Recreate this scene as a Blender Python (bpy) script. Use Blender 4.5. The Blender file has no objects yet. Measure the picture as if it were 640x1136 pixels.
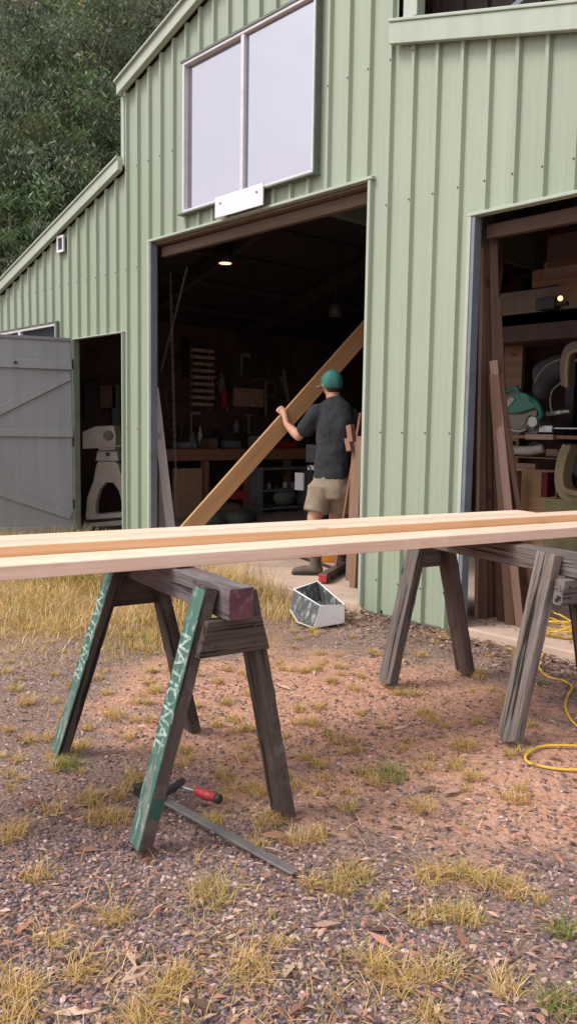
import bpy, bmesh, math, random
import numpy as np
from mathutils import Vector, Matrix, Quaternion
random.seed(7); RNG = np.random.default_rng(11)
PI = math.pi
sc = bpy.context.scene
COL = sc.collection

# ------------------------------------------------------------------ camera
F = 910.0; PW, PH = 640, 1136
pitch = math.radians(5.65); roll = math.radians(0.9); az = math.radians(137.3)
CAM = Vector((3.814, -4.205, 1.25))
VD = Vector((math.cos(az)*math.cos(pitch), math.sin(az)*math.cos(pitch), -math.sin(pitch)))
RD = VD.cross(Vector((0, 0, 1))).normalized(); UD = RD.cross(VD)
R2 = math.cos(roll)*RD + math.sin(roll)*UD
U2 = -math.sin(roll)*RD + math.cos(roll)*UD
def P(x, y, axis, val):
    d = VD*F + R2*(x-PW/2) - U2*(y-PH/2)
    t = (val - CAM[axis])/d[axis]
    return CAM + d*t
def D(x, y, dep):
    d = VD*F + R2*(x-PW/2) - U2*(y-PH/2)
    return CAM + d*(dep/F)
cam = bpy.data.cameras.new('camera'); co = bpy.data.objects.new('camera', cam); COL.objects.link(co)
M = Matrix((R2, U2, -VD)).transposed().to_4x4(); M.translation = CAM; co.matrix_world = M
cam.sensor_fit = 'VERTICAL'; cam.sensor_height = 36; cam.lens = 36*F/PH
cam.clip_start = 0.05; cam.clip_end = 600
sc.camera = co

# ------------------------------------------------------------------ world and light
w = bpy.data.worlds.new('World'); sc.world = w; w.use_nodes = True
nt = w.node_tree; nt.nodes.clear()
out = nt.nodes.new('ShaderNodeOutputWorld'); bg = nt.nodes.new('ShaderNodeBackground')
sky = nt.nodes.new('ShaderNodeTexSky'); sky.sky_type = 'NISHITA'; sky.sun_disc = False
sun_dir = Vector((-0.42, -0.80, 0.0)).normalized()
ELEV = math.radians(52)
sky.sun_elevation = ELEV; sky.sun_rotation = math.atan2(sun_dir.x, sun_dir.y) % (2*PI)
sky.air_density = 1.2; sky.dust_density = 3.0
hs = nt.nodes.new('ShaderNodeHueSaturation'); hs.inputs['Saturation'].default_value = 0.45
tc = nt.nodes.new('ShaderNodeTexCoord'); mp = nt.nodes.new('ShaderNodeMapping'); mp.inputs['Scale'].default_value = (1, 1, 3)
nz = nt.nodes.new('ShaderNodeTexNoise'); nz.inputs['Scale'].default_value = 5.0; nz.inputs['Detail'].default_value = 7; nz.inputs['Distortion'].default_value = .6
rp = nt.nodes.new('ShaderNodeValToRGB'); rp.color_ramp.elements[0].position = .36; rp.color_ramp.elements[1].position = .66
mx = nt.nodes.new('ShaderNodeMixRGB'); mx.inputs[2].default_value = (7.6, 7.2, 7.9, 1)
mul = nt.nodes.new('ShaderNodeMath'); mul.operation = 'MULTIPLY_ADD'; mul.inputs[1].default_value = .9; mul.inputs[2].default_value = .08
L = nt.links.new
L(sky.outputs[0], hs.inputs['Color']); L(tc.outputs['Generated'], mp.inputs[0]); L(mp.outputs[0], nz.inputs[0])
L(nz.outputs[0], rp.inputs[0]); L(rp.outputs[0], mul.inputs[0]); L(mul.outputs[0], mx.inputs[0])
L(hs.outputs[0], mx.inputs[1]); L(mx.outputs[0], bg.inputs[0]); L(bg.outputs[0], out.inputs[0])
bg.inputs[1].default_value = 0.115
sl = bpy.data.lights.new('sun', 'SUN'); sl.energy = 1.5; sl.angle = math.radians(22); sl.color = (1, .95, .88)
so = bpy.data.objects.new('sun', sl); COL.objects.link(so)
sv = Vector((sun_dir.x*math.cos(ELEV), sun_dir.y*math.cos(ELEV), math.sin(ELEV)))
so.rotation_euler = sv.to_track_quat('Z', 'Y').to_euler(); so.location = (0, -10, 20)
vs = sc.view_settings; sc.display_settings.display_device = 'sRGB'
vs.view_transform = 'Standard'; vs.look = 'None'; vs.gamma = 1; vs.use_curve_mapping = False; vs.exposure = 0.88
try:
    sc.cycles.max_bounces = 6; sc.cycles.diffuse_bounces = 4; sc.cycles.glossy_bounces = 3; sc.cycles.use_denoising = True
except Exception: pass

# ------------------------------------------------------------------ materials
def mat(name):
    m = bpy.data.materials.new(name); m.use_nodes = True
    return m, m.node_tree.nodes, m.node_tree.links.new, m.node_tree.nodes['Principled BSDF']
def ramp(N, stops):
    r = N.new('ShaderNodeValToRGB'); e = r.color_ramp.elements
    while len(e) > 1: e.remove(e[0])
    e[0].position = stops[0][0]; e[0].color = (*stops[0][1], 1)
    for p, c in stops[1:]:
        q = e.new(p); q.color = (*c, 1)
    return r
def noise(N, Lk, src, scale, detail=5, rough=.6, mscale=None):
    n = N.new('ShaderNodeTexNoise'); n.inputs['Scale'].default_value = scale; n.inputs['Detail'].default_value = detail
    n.inputs['Roughness'].default_value = rough
    if mscale:
        m = N.new('ShaderNodeMapping'); m.inputs['Scale'].default_value = mscale; Lk(src, m.inputs[0]); src = m.outputs[0]
    Lk(src, n.inputs[0]); return n
def mixc(N, Lk, fac, a, b, mode='MIX'):
    m = N.new('ShaderNodeMixRGB'); m.blend_type = mode
    for i, v in ((0, fac), (1, a), (2, b)):
        if hasattr(v, 'links') or isinstance(v, bpy.types.NodeSocket): Lk(v, m.inputs[i])
        elif i == 0: m.inputs[0].default_value = v
        else: m.inputs[i].default_value = (*v, 1)
    return m.outputs[0]
def bump(N, Lk, b, h, strength=.3, dist=.01):
    u = N.new('ShaderNodeBump'); u.inputs['Strength'].default_value = strength; u.inputs['Distance'].default_value = dist
    Lk(h, u.inputs['Height']); Lk(u.outputs[0], b.inputs['Normal'])
_cache = {}
def sc3(c, k): return tuple(min(1, v*k) for v in c)
def plain(name, c, rough=.6, metal=0, var=.15, scale=8, spec=.5, bmp=.1, rust=None, rustamt=.5):
    key = ('p', name)
    if key in _cache: return _cache[key]
    m, N, Lk, b = mat(name); t = N.new('ShaderNodeTexCoord')
    n = noise(N, Lk, t.outputs['Object'], scale, 6, .65)
    r = ramp(N, [(.3, sc3(c, 1-var*1.6)), (.5, c), (.72, sc3(c, 1+var))]); Lk(n.outputs[0], r.inputs[0]); col = r.outputs[0]
    if rust:
        n2 = noise(N, Lk, t.outputs['Object'], scale*2.3, 8, .75)
        r2 = ramp(N, [(rustamt, (0, 0, 0)), (rustamt+.12, (1, 1, 1))]); Lk(n2.outputs[0], r2.inputs[0])
        col = mixc(N, Lk, r2.outputs[0], col, rust)
    Lk(col, b.inputs['Base Color'])
    n3 = noise(N, Lk, t.outputs['Object'], scale*3, 4); rr = N.new('ShaderNodeMapRange')
    rr.inputs['To Min'].default_value = max(0, rough-.12); rr.inputs['To Max'].default_value = min(1, rough+.12)
    Lk(n3.outputs[0], rr.inputs[0]); Lk(rr.outputs[0], b.inputs['Roughness'])
    b.inputs['Metallic'].default_value = metal; b.inputs['Specular IOR Level'].default_value = spec
    if bmp: bump(N, Lk, b, n3.outputs[0], bmp, .004)
    _cache[key] = m; return m
def wood(name, c, dark, rough=.6, gscale=1.0, contrast=1.0, knots=True, stain=None, stainamt=.6, bmp=.25, spec=.3, crack=False):
    key = ('w', name)
    if key in _cache: return _cache[key]
    m, N, Lk, b = mat(name); t = N.new('ShaderNodeTexCoord'); oi = N.new('ShaderNodeObjectInfo')
    add = N.new('ShaderNodeVectorMath'); add.operation = 'ADD'; Lk(t.outputs['Object'], add.inputs[0])
    sc_ = N.new('ShaderNodeVectorMath'); sc_.operation = 'SCALE'; sc_.inputs[3].default_value = 7.3
    cx = N.new('ShaderNodeCombineXYZ')
    for i in range(3): Lk(oi.outputs['Random'], cx.inputs[i])
    Lk(cx.outputs[0], sc_.inputs[0]); Lk(sc_.outputs[0], add.inputs[1]); v = add.outputs[0]
    n = noise(N, Lk, v, 14*gscale, 8, .62, (.06, 1, 1)); n.inputs['Distortion'].default_value = .6
    fine = noise(N, Lk, v, 110*gscale, 4, .6, (.025, 1, 1))
    mixn = mixc(N, Lk, .4, n.outputs[0], fine.outputs[0])
    k = .13/contrast
    r = ramp(N, [(.5-k*1.4, dark), (.5, tuple((a*.6+d*.4) for a, d in zip(c, dark))), (.5+k, c)]); Lk(mixn, r.inputs[0]); col = r.outputs[0]
    if knots:
        vo = N.new('ShaderNodeTexVoronoi'); vo.inputs['Scale'].default_value = 2.6*gscale
        mp_ = N.new('ShaderNodeMapping'); mp_.inputs['Scale'].default_value = (1, 2.2, 2.2); Lk(v, mp_.inputs[0]); Lk(mp_.outputs[0], vo.inputs[0])
        rk = ramp(N, [(.05, (1, 1, 1)), (.12, (0, 0, 0))]); Lk(vo.outputs[0], rk.inputs[0])
        col = mixc(N, Lk, rk.outputs[0], col, sc3(dark, .6))
    if stain:
        n2 = noise(N, Lk, v, 5, 7, .7); r2 = ramp(N, [(stainamt-.08, (0, 0, 0)), (stainamt+.1, (1, 1, 1))]); Lk(n2.outputs[0], r2.inputs[0])
        col = mixc(N, Lk, r2.outputs[0], col, stain)
    hv = fine.outputs[0]
    if crack:
        cn = noise(N, Lk, v, 34, 5, .55, (.03, 1, 1)); cr = ramp(N, [(.36, (0, 0, 0)), (.41, (1, 1, 1))]); Lk(cn.outputs[0], cr.inputs[0])
        col = mixc(N, Lk, cr.outputs[0], sc3(dark, .35), col)
        hv = mixc(N, Lk, .7, fine.outputs[0], cr.outputs[0])
    mr = N.new('ShaderNodeMapRange'); mr.inputs['To Min'].default_value = .82; mr.inputs['To Max'].default_value = 1.12; Lk(oi.outputs['Random'], mr.inputs[0])
    vm = N.new('ShaderNodeVectorMath'); vm.operation = 'SCALE'; Lk(col, vm.inputs[0]); Lk(mr.outputs[0], vm.inputs[3])
    Lk(vm.outputs[0], b.inputs['Base Color']); b.inputs['Roughness'].default_value = rough; b.inputs['Specular IOR Level'].default_value = spec
    bump(N, Lk, b, hv, bmp, .004)
    _cache[key] = m; return m
def attr_mat(name, rough=.7, sub=0.0, trans=0.0):
    m, N, Lk, b = mat(name); a = N.new('ShaderNodeAttribute'); a.attribute_name = 'tint'
    Lk(a.outputs['Color'], b.inputs['Base Color']); b.inputs['Roughness'].default_value = rough; b.inputs['Specular IOR Level'].default_value = .25
    if trans:
        tr = N.new('ShaderNodeBsdfTranslucent'); Lk(a.outputs['Color'], tr.inputs[0]); ms = N.new('ShaderNodeMixShader'); ms.inputs[0].default_value = trans
        o = [x for x in N if x.type == 'OUTPUT_MATERIAL'][0]
        Lk(b.outputs[0], ms.inputs[1]); Lk(tr.outputs[0], ms.inputs[2]); Lk(ms.outputs[0], o.inputs[0])
    return m

PER0 = .183
def steel_paint(name, c, streak=.12):
    m, N, Lk, b = mat(name); t = N.new('ShaderNodeTexCoord')
    n = noise(N, Lk, t.outputs['Object'], 3.0, 6, .6, (3.5, 1, .22)); n2 = noise(N, Lk, t.outputs['Object'], .55, 3, .5)
    r = ramp(N, [(.3, sc3(c, 1-streak)), (.55, c), (.75, sc3(c, 1+streak*.5))]); Lk(n.outputs[0], r.inputs[0])
    r2 = ramp(N, [(.35, (.92, .93, .9)), (.65, (1.0, 1.0, 1.0))]); Lk(n2.outputs[0], r2.inputs[0])
    col = mixc(N, Lk, 1.0, r.outputs[0], r2.outputs[0], 'MULTIPLY')
    n5 = noise(N, Lk, t.outputs['Object'], 26, 8, .8); r5 = ramp(N, [(.72, (0, 0, 0)), (.78, (.6, .6, .6))]); Lk(n5.outputs[0], r5.inputs[0])
    col = mixc(N, Lk, r5.outputs[0], col, sc3(c, .7))
    sp = N.new('ShaderNodeSeparateXYZ'); Lk(t.outputs['Object'], sp.inputs[0])
    fl = N.new('ShaderNodeMath'); fl.operation = 'MULTIPLY'; fl.inputs[1].default_value = 1/(4*PER0); Lk(sp.outputs[0], fl.inputs[0]); fr2 = N.new('ShaderNodeMath'); fr2.operation = 'FLOOR'; Lk(fl.outputs[0], fr2.inputs[0])
    wn = N.new('ShaderNodeTexWhiteNoise'); wn.noise_dimensions = '1D'; Lk(fr2.outputs[0], wn.inputs['W']); rw = ramp(N, [(0, (.93, .94, .92)), (1, (1.05, 1.05, 1.05))]); Lk(wn.outputs[0], rw.inputs[0])
    col = mixc(N, Lk, 1.0, col, rw.outputs[0], 'MULTIPLY')
    st = noise(N, Lk, t.outputs['Object'], 9, 6, .7, (2.5, 1, .10)); r6 = ramp(N, [(.60, (0, 0, 0)), (.80, (.45, .45, .45))]); Lk(st.outputs[0], r6.inputs[0]); col = mixc(N, Lk, r6.outputs[0], col, (.24, .23, .17))
    Lk(col, b.inputs['Base Color']); b.inputs['Roughness'].default_value = .42; b.inputs['Specular IOR Level'].default_value = .45
    bump(N, Lk, b, n2.outputs[0], .25, .02)
    return m
GREEN = steel_paint('pale_green_steel', (.325, .378, .283), .05)
TRIMG = steel_paint('trim_green_steel', (.42, .47, .385), .08)
LEAFG = steel_paint('grey_door_paint', (.245, .25, .262), .14)
JAMB = plain('blue_grey_steel', (.17, .195, .225), .5, .1, .15, 5)
WHITEF = plain('white_frame', (.62, .60, .62), .4, 0, .08, 9)
WHITEP = plain('white_plate', (.72, .71, .75), .45, 0, .06, 9, rust=(.3, .17, .1), rustamt=.72)
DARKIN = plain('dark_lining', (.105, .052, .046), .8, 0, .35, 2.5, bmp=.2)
DARKST = plain('dark_steel', (.035, .030, .030), .6, .2, .3, 4)
CONC = plain('concrete_floor', (.50, .37, .29), .85, 0, .16, 3.0, rust=(.33, .22, .15), rustamt=.62, bmp=.3)
HEAD = wood('header_wood', (.16, .11, .075), (.09, .06, .04), .7)
PINE = wood('fresh_pine', (.84, .61, .485), (.64, .39, .26), .55, 1.0, .95, stain=(.85, .62, .50), stainamt=.60, bmp=.12)
PINE_GLOW = wood('pine_glow_side', (.76, .50, .28), (.60, .34, .15), .5, 1.0, .8, bmp=.12)  # pine tinted with the golden light bounced between the timbers
PLK = wood('plank_pine', (.46, .27, .125), (.33, .175, .075), .55, 1.0, .9)
OLDW = wood('grey_weathered_wood', (.22, .185, .165), (.04, .03, .027), .85, 1.5, 1.5, stain=(.16, .12, .10), stainamt=.58, bmp=.7, crack=True)
DKW = wood('dark_weathered_wood', (.088, .062, .050), (.038, .026, .022), .85, 1.3, 1.4, stain=(.15, .12, .105), stainamt=.6, bmp=.6, crack=True)
BRW = wood('brown_interior_wood', (.27, .165, .11), (.15, .085, .055), .7)
PALEW = wood('pale_painted_wood', (.78, .73, .72), (.5, .45, .44), .6, stain=(.2, .15, .13), stainamt=.66)
BENCHW = wood('red_bench_wood', (.42, .20, .12), (.26, .11, .06), .6)
PLY = wood('plywood', (.50, .32, .18), (.40, .24, .13), .65, knots=False)
GREY = plain('grey_paint', (.20, .20, .205), .6, 0, .2, 6)
CREAM = plain('cream_enamel', (.60, .54, .46), .45, 0, .12, 7, rust=(.2, .12, .08), rustamt=.68)
BLACK = plain('black_plastic', (.02, .02, .022), .5, 0, .2, 9)
STEEL = plain('bare_steel', (.42, .42, .41), .38, .85, .15, 12, rust=(.2, .12, .08), rustamt=.7)
RED = plain('red_plastic', (.42, .035, .04), .38, 0, .1, 12)
YEL = plain('yellow_rubber', (.66, .40, .045), .45, 0, .15, 12)
ORG = plain('orange_plastic', (.75, .27, .03), .45, 0, .1, 9)
SAWG = plain('saw_green', (.035, .17, .12), .45, 0, .15, 9)
SKIN = plain('skin', (.50, .26, .175), .55, 0, .10, 14, bmp=.15)
def cloth(name, c, var=.2, s=60):
    m, N, Lk, b = mat(name); t = N.new('ShaderNodeTexCoord'); n = noise(N, Lk, t.outputs['Object'], 7, 5, .6); f = noise(N, Lk, t.outputs['Object'], s*4, 3)
    r = ramp(N, [(.35, sc3(c, 1-var)), (.65, sc3(c, 1+var))]); Lk(n.outputs[0], r.inputs[0]); Lk(r.outputs[0], b.inputs['Base Color'])
    b.inputs['Roughness'].default_value = .92; b.inputs['Specular IOR Level'].default_value = .15
    h = mixc(N, Lk, .25, n.outputs[0], f.outputs[0]); bump(N, Lk, b, h, .5, .03); return m
SHIRT = cloth('charcoal_cotton', (.040, .041, .046)); SHORTS = cloth('khaki_cotton', (.29, .235, .17), .16); CAPM = cloth('teal_cotton', (.055, .185, .165), .35)
CAPB = cloth('pale_cap_edge', (.30, .42, .40), .1)
BOOT = plain('dusty_leather', (.115, .09, .075), .8, 0, .25, 16, bmp=.3); HAIR = cloth('brown_hair', (.06, .035, .022), .3)
# window glass with a reflective film
m, N, Lk, b = mat('mirror_film_glass'); PANE = m
t_ = N.new('ShaderNodeTexCoord'); n_ = noise(N, Lk, t_.outputs['Object'], 2.0, 4)
b.inputs['Base Color'].default_value = (.45, .44, .475, 1); b.inputs['Metallic'].default_value = .9; b.inputs['Roughness'].default_value = .04
bump(N, Lk, b, n_.outputs[0], .05, .02)
m, N, Lk, b = mat('dark_glass'); DGLASS = m
b.inputs['Base Color'].default_value = (.03, .035, .045, 1); b.inputs['Roughness'].default_value = .08; b.inputs['Metallic'].default_value = .25
def emit(name, c, s):
    m, N, Lk, b = mat(name); b.inputs['Emission Color'].default_value = (*c, 1); b.inputs['Emission Strength'].default_value = s; b.inputs['Base Color'].default_value = (*c, 1)
    return m
LAMPM = emit('warm_bulb', (1, .55, .32), 1.3); TUBE = emit('tube_light', (.9, .95, 1), 2.2); SMALLL = emit('small_lamp', (1, .5, .2), 1.6)

FH = Vector((VD.x, VD.y, 0)).normalized(); RH = Vector((FH.y, -FH.x, 0))
# ------------------------------------------------------------------ object helpers
WM = {}
def link(o, parent=None, world=None):
    COL.objects.link(o); world = world or Matrix.Identity(4)
    if parent is not None:
        o.parent = parent; o.matrix_basis = WM[parent.name].inverted() @ world
    else: o.matrix_basis = world
    WM[o.name] = world; return o
def tag(o, label=None, cat=None, group=None, kind=None):
    if label: o['label'] = label
    if cat: o['category'] = cat
    if group: o['group'] = group
    if kind: o['kind'] = kind
    return o
def thing(name, label, cat, loc=(0, 0, 0), group=None, rz=0):
    o = bpy.data.objects.new(name, None); o.empty_display_size = .1
    link(o, None, Matrix.Translation(Vector(loc)) @ Matrix.Rotation(rz, 4, 'Z')); return tag(o, label, cat, group)
class MB:
    def __init__(s): s.v = []; s.f = []; s.m = []
    def add(s, vs, fs, mi=0):
        o = len(s.v); s.v += [Vector(v) for v in vs]; s.f += [tuple(i+o for i in f) for f in fs]; s.m += [mi]*len(fs); return s
    def box(s, lo, hi, mi=0, T=None):
        a, b = lo, hi
        vs = [Vector((x, y, z)) for x in (a[0], b[0]) for y in (a[1], b[1]) for z in (a[2], b[2])]
        if T: vs = [T @ v for v in vs]
        return s.add(vs, [(0, 1, 3, 2), (4, 6, 7, 5), (0, 4, 5, 1), (2, 3, 7, 6), (0, 2, 6, 4), (1, 5, 7, 3)], mi)
    def prism(s, poly, lo, hi, T=None, mi=0):
        """poly in local (x, z), extruded in y from lo to hi"""
        n = len(poly); vs = [Vector((p[0], lo, p[1])) for p in poly]+[Vector((p[0], hi, p[1])) for p in poly]
        if T: vs = [T @ v for v in vs]
        fs = [tuple(range(n)), tuple(range(2*n-1, n-1, -1))]+[(i, i+n, (i+1) % n+n, (i+1) % n) for i in range(n)]
        return s.add(vs, fs, mi)
    def tube(s, pts, r, n=10, caps=True, mi=0):
        pts = [Vector(p) for p in pts]; rs = r if isinstance(r, (list, tuple)) else [r]*len(pts)
        vs = []; up = None
        for i, p in enumerate(pts):
            t = (pts[min(i+1, len(pts)-1)]-pts[max(i-1, 0)])
            t = t.normalized() if t.length > 1e-9 else Vector((0, 0, 1))
            if up is None: up = t.orthogonal().normalized()
            up = (up-t*up.dot(t)); up = up.normalized() if up.length > 1e-6 else t.orthogonal().normalized()
            q = t.cross(up)
            for k in range(n):
                a = 2*PI*k/n; vs.append(p+(up*math.cos(a)+q*math.sin(a))*rs[i])
        fs = [(i*n+k, i*n+(k+1) % n, (i+1)*n+(k+1) % n, (i+1)*n+k) for i in range(len(pts)-1) for k in range(n)]
        if caps: fs += [tuple(range(n-1, -1, -1)), tuple((len(pts)-1)*n+k for k in range(n))]
        return s.add(vs, fs, mi)
    def ball(s, c, r, n=14, T=None, mi=0):
        r = (r, r, r) if not hasattr(r, '__len__') else r; vs = []; fs = []; h = n//2
        for i in range(1, h):
            th = PI*i/h
            for k in range(n):
                a = 2*PI*k/n; vs.append(Vector((r[0]*math.sin(th)*math.cos(a), r[1]*math.sin(th)*math.sin(a), r[2]*math.cos(th))))
        vs += [Vector((0, 0, r[2])), Vector((0, 0, -r[2]))]
        for i in range(h-2):
            for k in range(n): fs.append((i*n+k, (i+1)*n+k, (i+1)*n+(k+1) % n, i*n+(k+1) % n))
        tp = len(vs)-2
        for k in range(n): fs.append((k, (k+1) % n, tp)); fs.append(((h-2)*n+(k+1) % n, (h-2)*n+k, tp+1))
        if T is not None: vs = [T @ v for v in vs]
        return s.add([v+Vector(c) for v in vs], fs, mi)
    def build(s, name, mats, parent=None, frame=None, smooth=False, bev=0, world=False):
        """verts are world coordinates unless frame is given (then they are local to frame)"""
        me = bpy.data.meshes.new(name)
        fr = frame
        if fr is None:
            c = sum(s.v, Vector())/max(1, len(s.v)); fr = Matrix.Translation(c); vs = [v-c for v in s.v]
        else: vs = s.v
        me.from_pydata([tuple(v) for v in vs], [], s.f)
        for m_ in (mats if isinstance(mats, (list, tuple)) else [mats]): me.materials.append(m_)
        me.polygons.foreach_set('material_index', s.m)
        bm = bmesh.new(); bm.from_mesh(me); bmesh.ops.recalc_face_normals(bm, faces=bm.faces); bm.to_mesh(me); bm.free()
        if smooth:
            me.polygons.foreach_set('use_smooth', [True]*len(me.polygons))
        o = bpy.data.objects.new(name, me); link(o, parent, fr)
        if bev:
            b_ = o.modifiers.new('bevel', 'BEVEL'); b_.width = bev; b_.segments = 2; b_.limit_method = 'ANGLE'; b_.angle_limit = math.radians(35)
        if smooth == 'auto':
            pass
        return o
def frame_along(p0, p1, side):
    """local x runs p0->p1, local y close to side"""
    x = (Vector(p1)-Vector(p0)).normalized(); s_ = Vector(side); y = (s_-x*s_.dot(x)).normalized(); z = x.cross(y)
    m_ = Matrix((x, y, z)).transposed().to_4x4(); m_.translation = Vector(p0); return m_
def board(name, p0, p1, wy, wz, mt, parent=None, side=(0, 0, 1), bev=.003, rough=0.0, segs=1, chip=0, cuts=None):
    """square-section board: wy along side, wz across. rough: jitter of the surface, chip: broken far end"""
    p0, p1 = Vector(p0), Vector(p1); Ln = (p1-p0).length; fr = frame_along(p0, p1, side); mb = MB()
    n = max(1, segs); sub = 3 if rough else 1; rr = random.Random(len(name)*37+int(Ln*1000))
    if not rough and not chip:
        mb.box((0, -wy/2, -wz/2), (Ln, wy/2, wz/2))
        if cuts: # (dx at start for z, dx at end) mitred ends: shift by z or y
            for v in mb.v:
                if v.x < Ln/2: v.x += cuts[0]*(v.z/wz)*2+cuts[2]*(v.y/wy)*2 if len(cuts) > 2 else cuts[0]*(v.z/wz)*2
                else: v.x += cuts[1]*(v.z/wz)*2+(cuts[3]*(v.y/wy)*2 if len(cuts) > 2 else 0)
    else:
        ring = []
        ys = [-.5+i/sub for i in range(sub+1)]
        per = [(y, -.5) for y in ys[:-1]]+[(.5, z) for z in ys[:-1]]+[(y, .5) for y in reversed(ys[1:])]+[(-.5, z) for z in reversed(ys[1:])]
        m_ = len(per); vs = []
        for i in range(n+1):
            x = Ln*i/n
            for j, (a, b) in enumerate(per):
                cx_ = x
                if i == n and chip: cx_ -= rr.random()*chip
                vs.append((cx_, a*wy+rr.gauss(0, rough), b*wz+rr.gauss(0, rough)))
        fs = [(i*m_+j, i*m_+(j+1) % m_, (i+1)*m_+(j+1) % m_, (i+1)*m_+j) for i in range(n) for j in range(m_)]
        fs += [tuple(range(m_-1, -1, -1)), tuple(n*m_+j for j in range(m_))]; mb.add(vs, fs)
    return mb.build(name, mt, parent, fr, bev=bev)
def raw_mesh(name, verts, faces, mt, cols=None, kind=None, parent=None, smooth=False):
    me = bpy.data.meshes.new(name); nv = len(verts); nf = len(faces); k = faces.shape[1]
    me.vertices.add(nv); me.vertices.foreach_set('co', verts.astype(np.float32).ravel())
    me.loops.add(nf*k); me.loops.foreach_set('vertex_index', faces.astype(np.int32).ravel())
    me.polygons.add(nf); me.polygons.foreach_set('loop_start', np.arange(0, nf*k, k, dtype=np.int32)); me.polygons.foreach_set('loop_total', np.full(nf, k, dtype=np.int32))
    me.update(calc_edges=True); me.materials.append(mt)
    if cols is not None:
        ca = me.color_attributes.new('tint', 'FLOAT_COLOR', 'POINT'); c4 = np.ones((nv, 4), np.float32); c4[:, :3] = cols; ca.data.foreach_set('color', c4.ravel())
    if smooth: me.polygons.foreach_set('use_smooth', [True]*nf)
    o = bpy.data.objects.new(name, me); link(o, parent)
    if kind: o['kind'] = kind
    return o
def remesh(o, vox, it=6, disp=0):
    r = o.modifiers.new('remesh', 'REMESH'); r.mode = 'VOXEL'; r.voxel_size = vox; r.use_smooth_shade = True
    s_ = o.modifiers.new('smooth', 'SMOOTH'); s_.iterations = it; s_.factor = .5
    return o
def V(*a): return Vector(a)

# ------------------------------------------------------------------ ground
def gz(x, y):
    """height of the yard"""
    fade = np.clip((-y-0.0)/.4, 0, 1)
    return (.012*np.sin(x*2.3+1)*np.sin(y*1.9)+.007*np.sin(x*6.1+y*4.3)+.004*np.sin(x*13-y*11)-.004)*fade-.008
xs = np.unique(np.concatenate([np.linspace(-120, -8, 20), np.linspace(-8, 5, 210), np.linspace(5, 120, 20)]))
ys = np.unique(np.concatenate([np.linspace(-120, -5, 18), np.linspace(-5, .4, 110), np.linspace(.4, 120, 20)]))
X, Y = np.meshgrid(xs, ys); Z = gz(X, Y); nx, ny = len(xs), len(ys)
idx = np.arange(nx*ny).reshape(ny, nx)
fc = np.stack([idx[:-1, :-1], idx[:-1, 1:], idx[1:, 1:], idx[1:, :-1]], -1).reshape(-1, 4)
m, N, Lk, b = mat('yard_gravel')
t = N.new('ShaderNodeTexCoord'); o_ = t.outputs['Object']
vo = N.new('ShaderNodeTexVoronoi'); vo.inputs['Scale'].default_value = 62; vo.inputs['Randomness'].default_value = 1; Lk(o_, vo.inputs[0])
hsv = N.new('ShaderNodeSeparateColor'); Lk(vo.outputs['Color'], hsv.inputs[0])
rs = ramp(N, [(0, (.09, .064, .062)), (.35, (.19, .138, .13)), (.7, (.29, .208, .19)), (1, (.45, .32, .29))]); Lk(hsv.outputs[0], rs.inputs[0])
sand = noise(N, Lk, o_, 90, 6, .7); rsand = ramp(N, [(.3, (.10, .067, .056)), (.7, (.34, .235, .185))]); Lk(sand.outputs[0], rsand.inputs[0])
pn = noise(N, Lk, o_, 2.2, 9, .72)
def spot(cx, cy, rx, ry, k=1.0):
    mp_ = N.new('ShaderNodeMapping'); mp_.inputs['Location'].default_value = (-cx/rx, -cy/ry, 0); mp_.inputs['Scale'].default_value = (1/rx, 1/ry, 0)
    Lk(o_, mp_.inputs[0]); ln = N.new('ShaderNodeVectorMath'); ln.operation = 'LENGTH'; Lk(mp_.outputs[0], ln.inputs[0])
    mr = N.new('ShaderNodeMapRange'); mr.inputs['From Min'].default_value = 1.25; mr.inputs['From Max'].default_value = .2; mr.inputs['To Max'].default_value = k; Lk(ln.outputs['Value'], mr.inputs[0]); return mr.outputs[0]
c0 = P(345, 790, 2, 0); c1 = P(100, 720, 2, 0)
ad = N.new('ShaderNodeMath'); ad.operation = 'ADD'; Lk(spot(c0.x+.1, c0.y+.1, 1.35, .95, .43), ad.inputs[0]); Lk(pn.outputs[0], ad.inputs[1])
rm = ramp(N, [(.56, (0, 0, 0)), (.72, (1, 1, 1))]); Lk(ad.outputs[0], rm.inputs[0])
clay = noise(N, Lk, o_, 35, 6, .7); rclay = ramp(N, [(.3, (.28, .145, .095)), (.7, (.62, .36, .25))]); Lk(clay.outputs[0], rclay.inputs[0])
gm = ramp(N, [(.25, (1, 1, 1)), (.45, (0, 0, 0))]); Lk(vo.outputs['Distance'], gm.inputs[0])
gr = mixc(N, Lk, gm.outputs[0], rsand.outputs[0], rs.outputs[0])
col = mixc(N, Lk, rm.outputs[0], gr, rclay.outputs[0])
ad2 = N.new('ShaderNodeMath'); ad2.operation = 'ADD'; Lk(spot(-2.2, -1.1, 2.7, 1.7, .5), ad2.inputs[0]); Lk(pn.outputs[0], ad2.inputs[1])
rm2 = ramp(N, [(.62, (0, 0, 0)), (.85, (1, 1, 1))]); Lk(ad2.outputs[0], rm2.inputs[0])
straw = noise(N, Lk, o_, 120, 5, .7); rst = ramp(N, [(.3, (.17, .10, .045)), (.7, (.44, .30, .14))]); Lk(straw.outputs[0], rst.inputs[0])
col = mixc(N, Lk, rm2.outputs[0], col, rst.outputs[0])
Lk(col, b.inputs['Base Color']); b.inputs['Roughness'].default_value = .95; b.inputs['Specular IOR Level'].default_value = .15
hb = mixc(N, Lk, .35, vo.outputs['Distance'], sand.outputs[0]); bump(N, Lk, b, hb, .9, .012)
GROUNDM = m
raw_mesh('ground', np.stack([X, Y, Z], -1).reshape(-1, 3), fc, GROUNDM, kind='structure', smooth=True)

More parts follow.
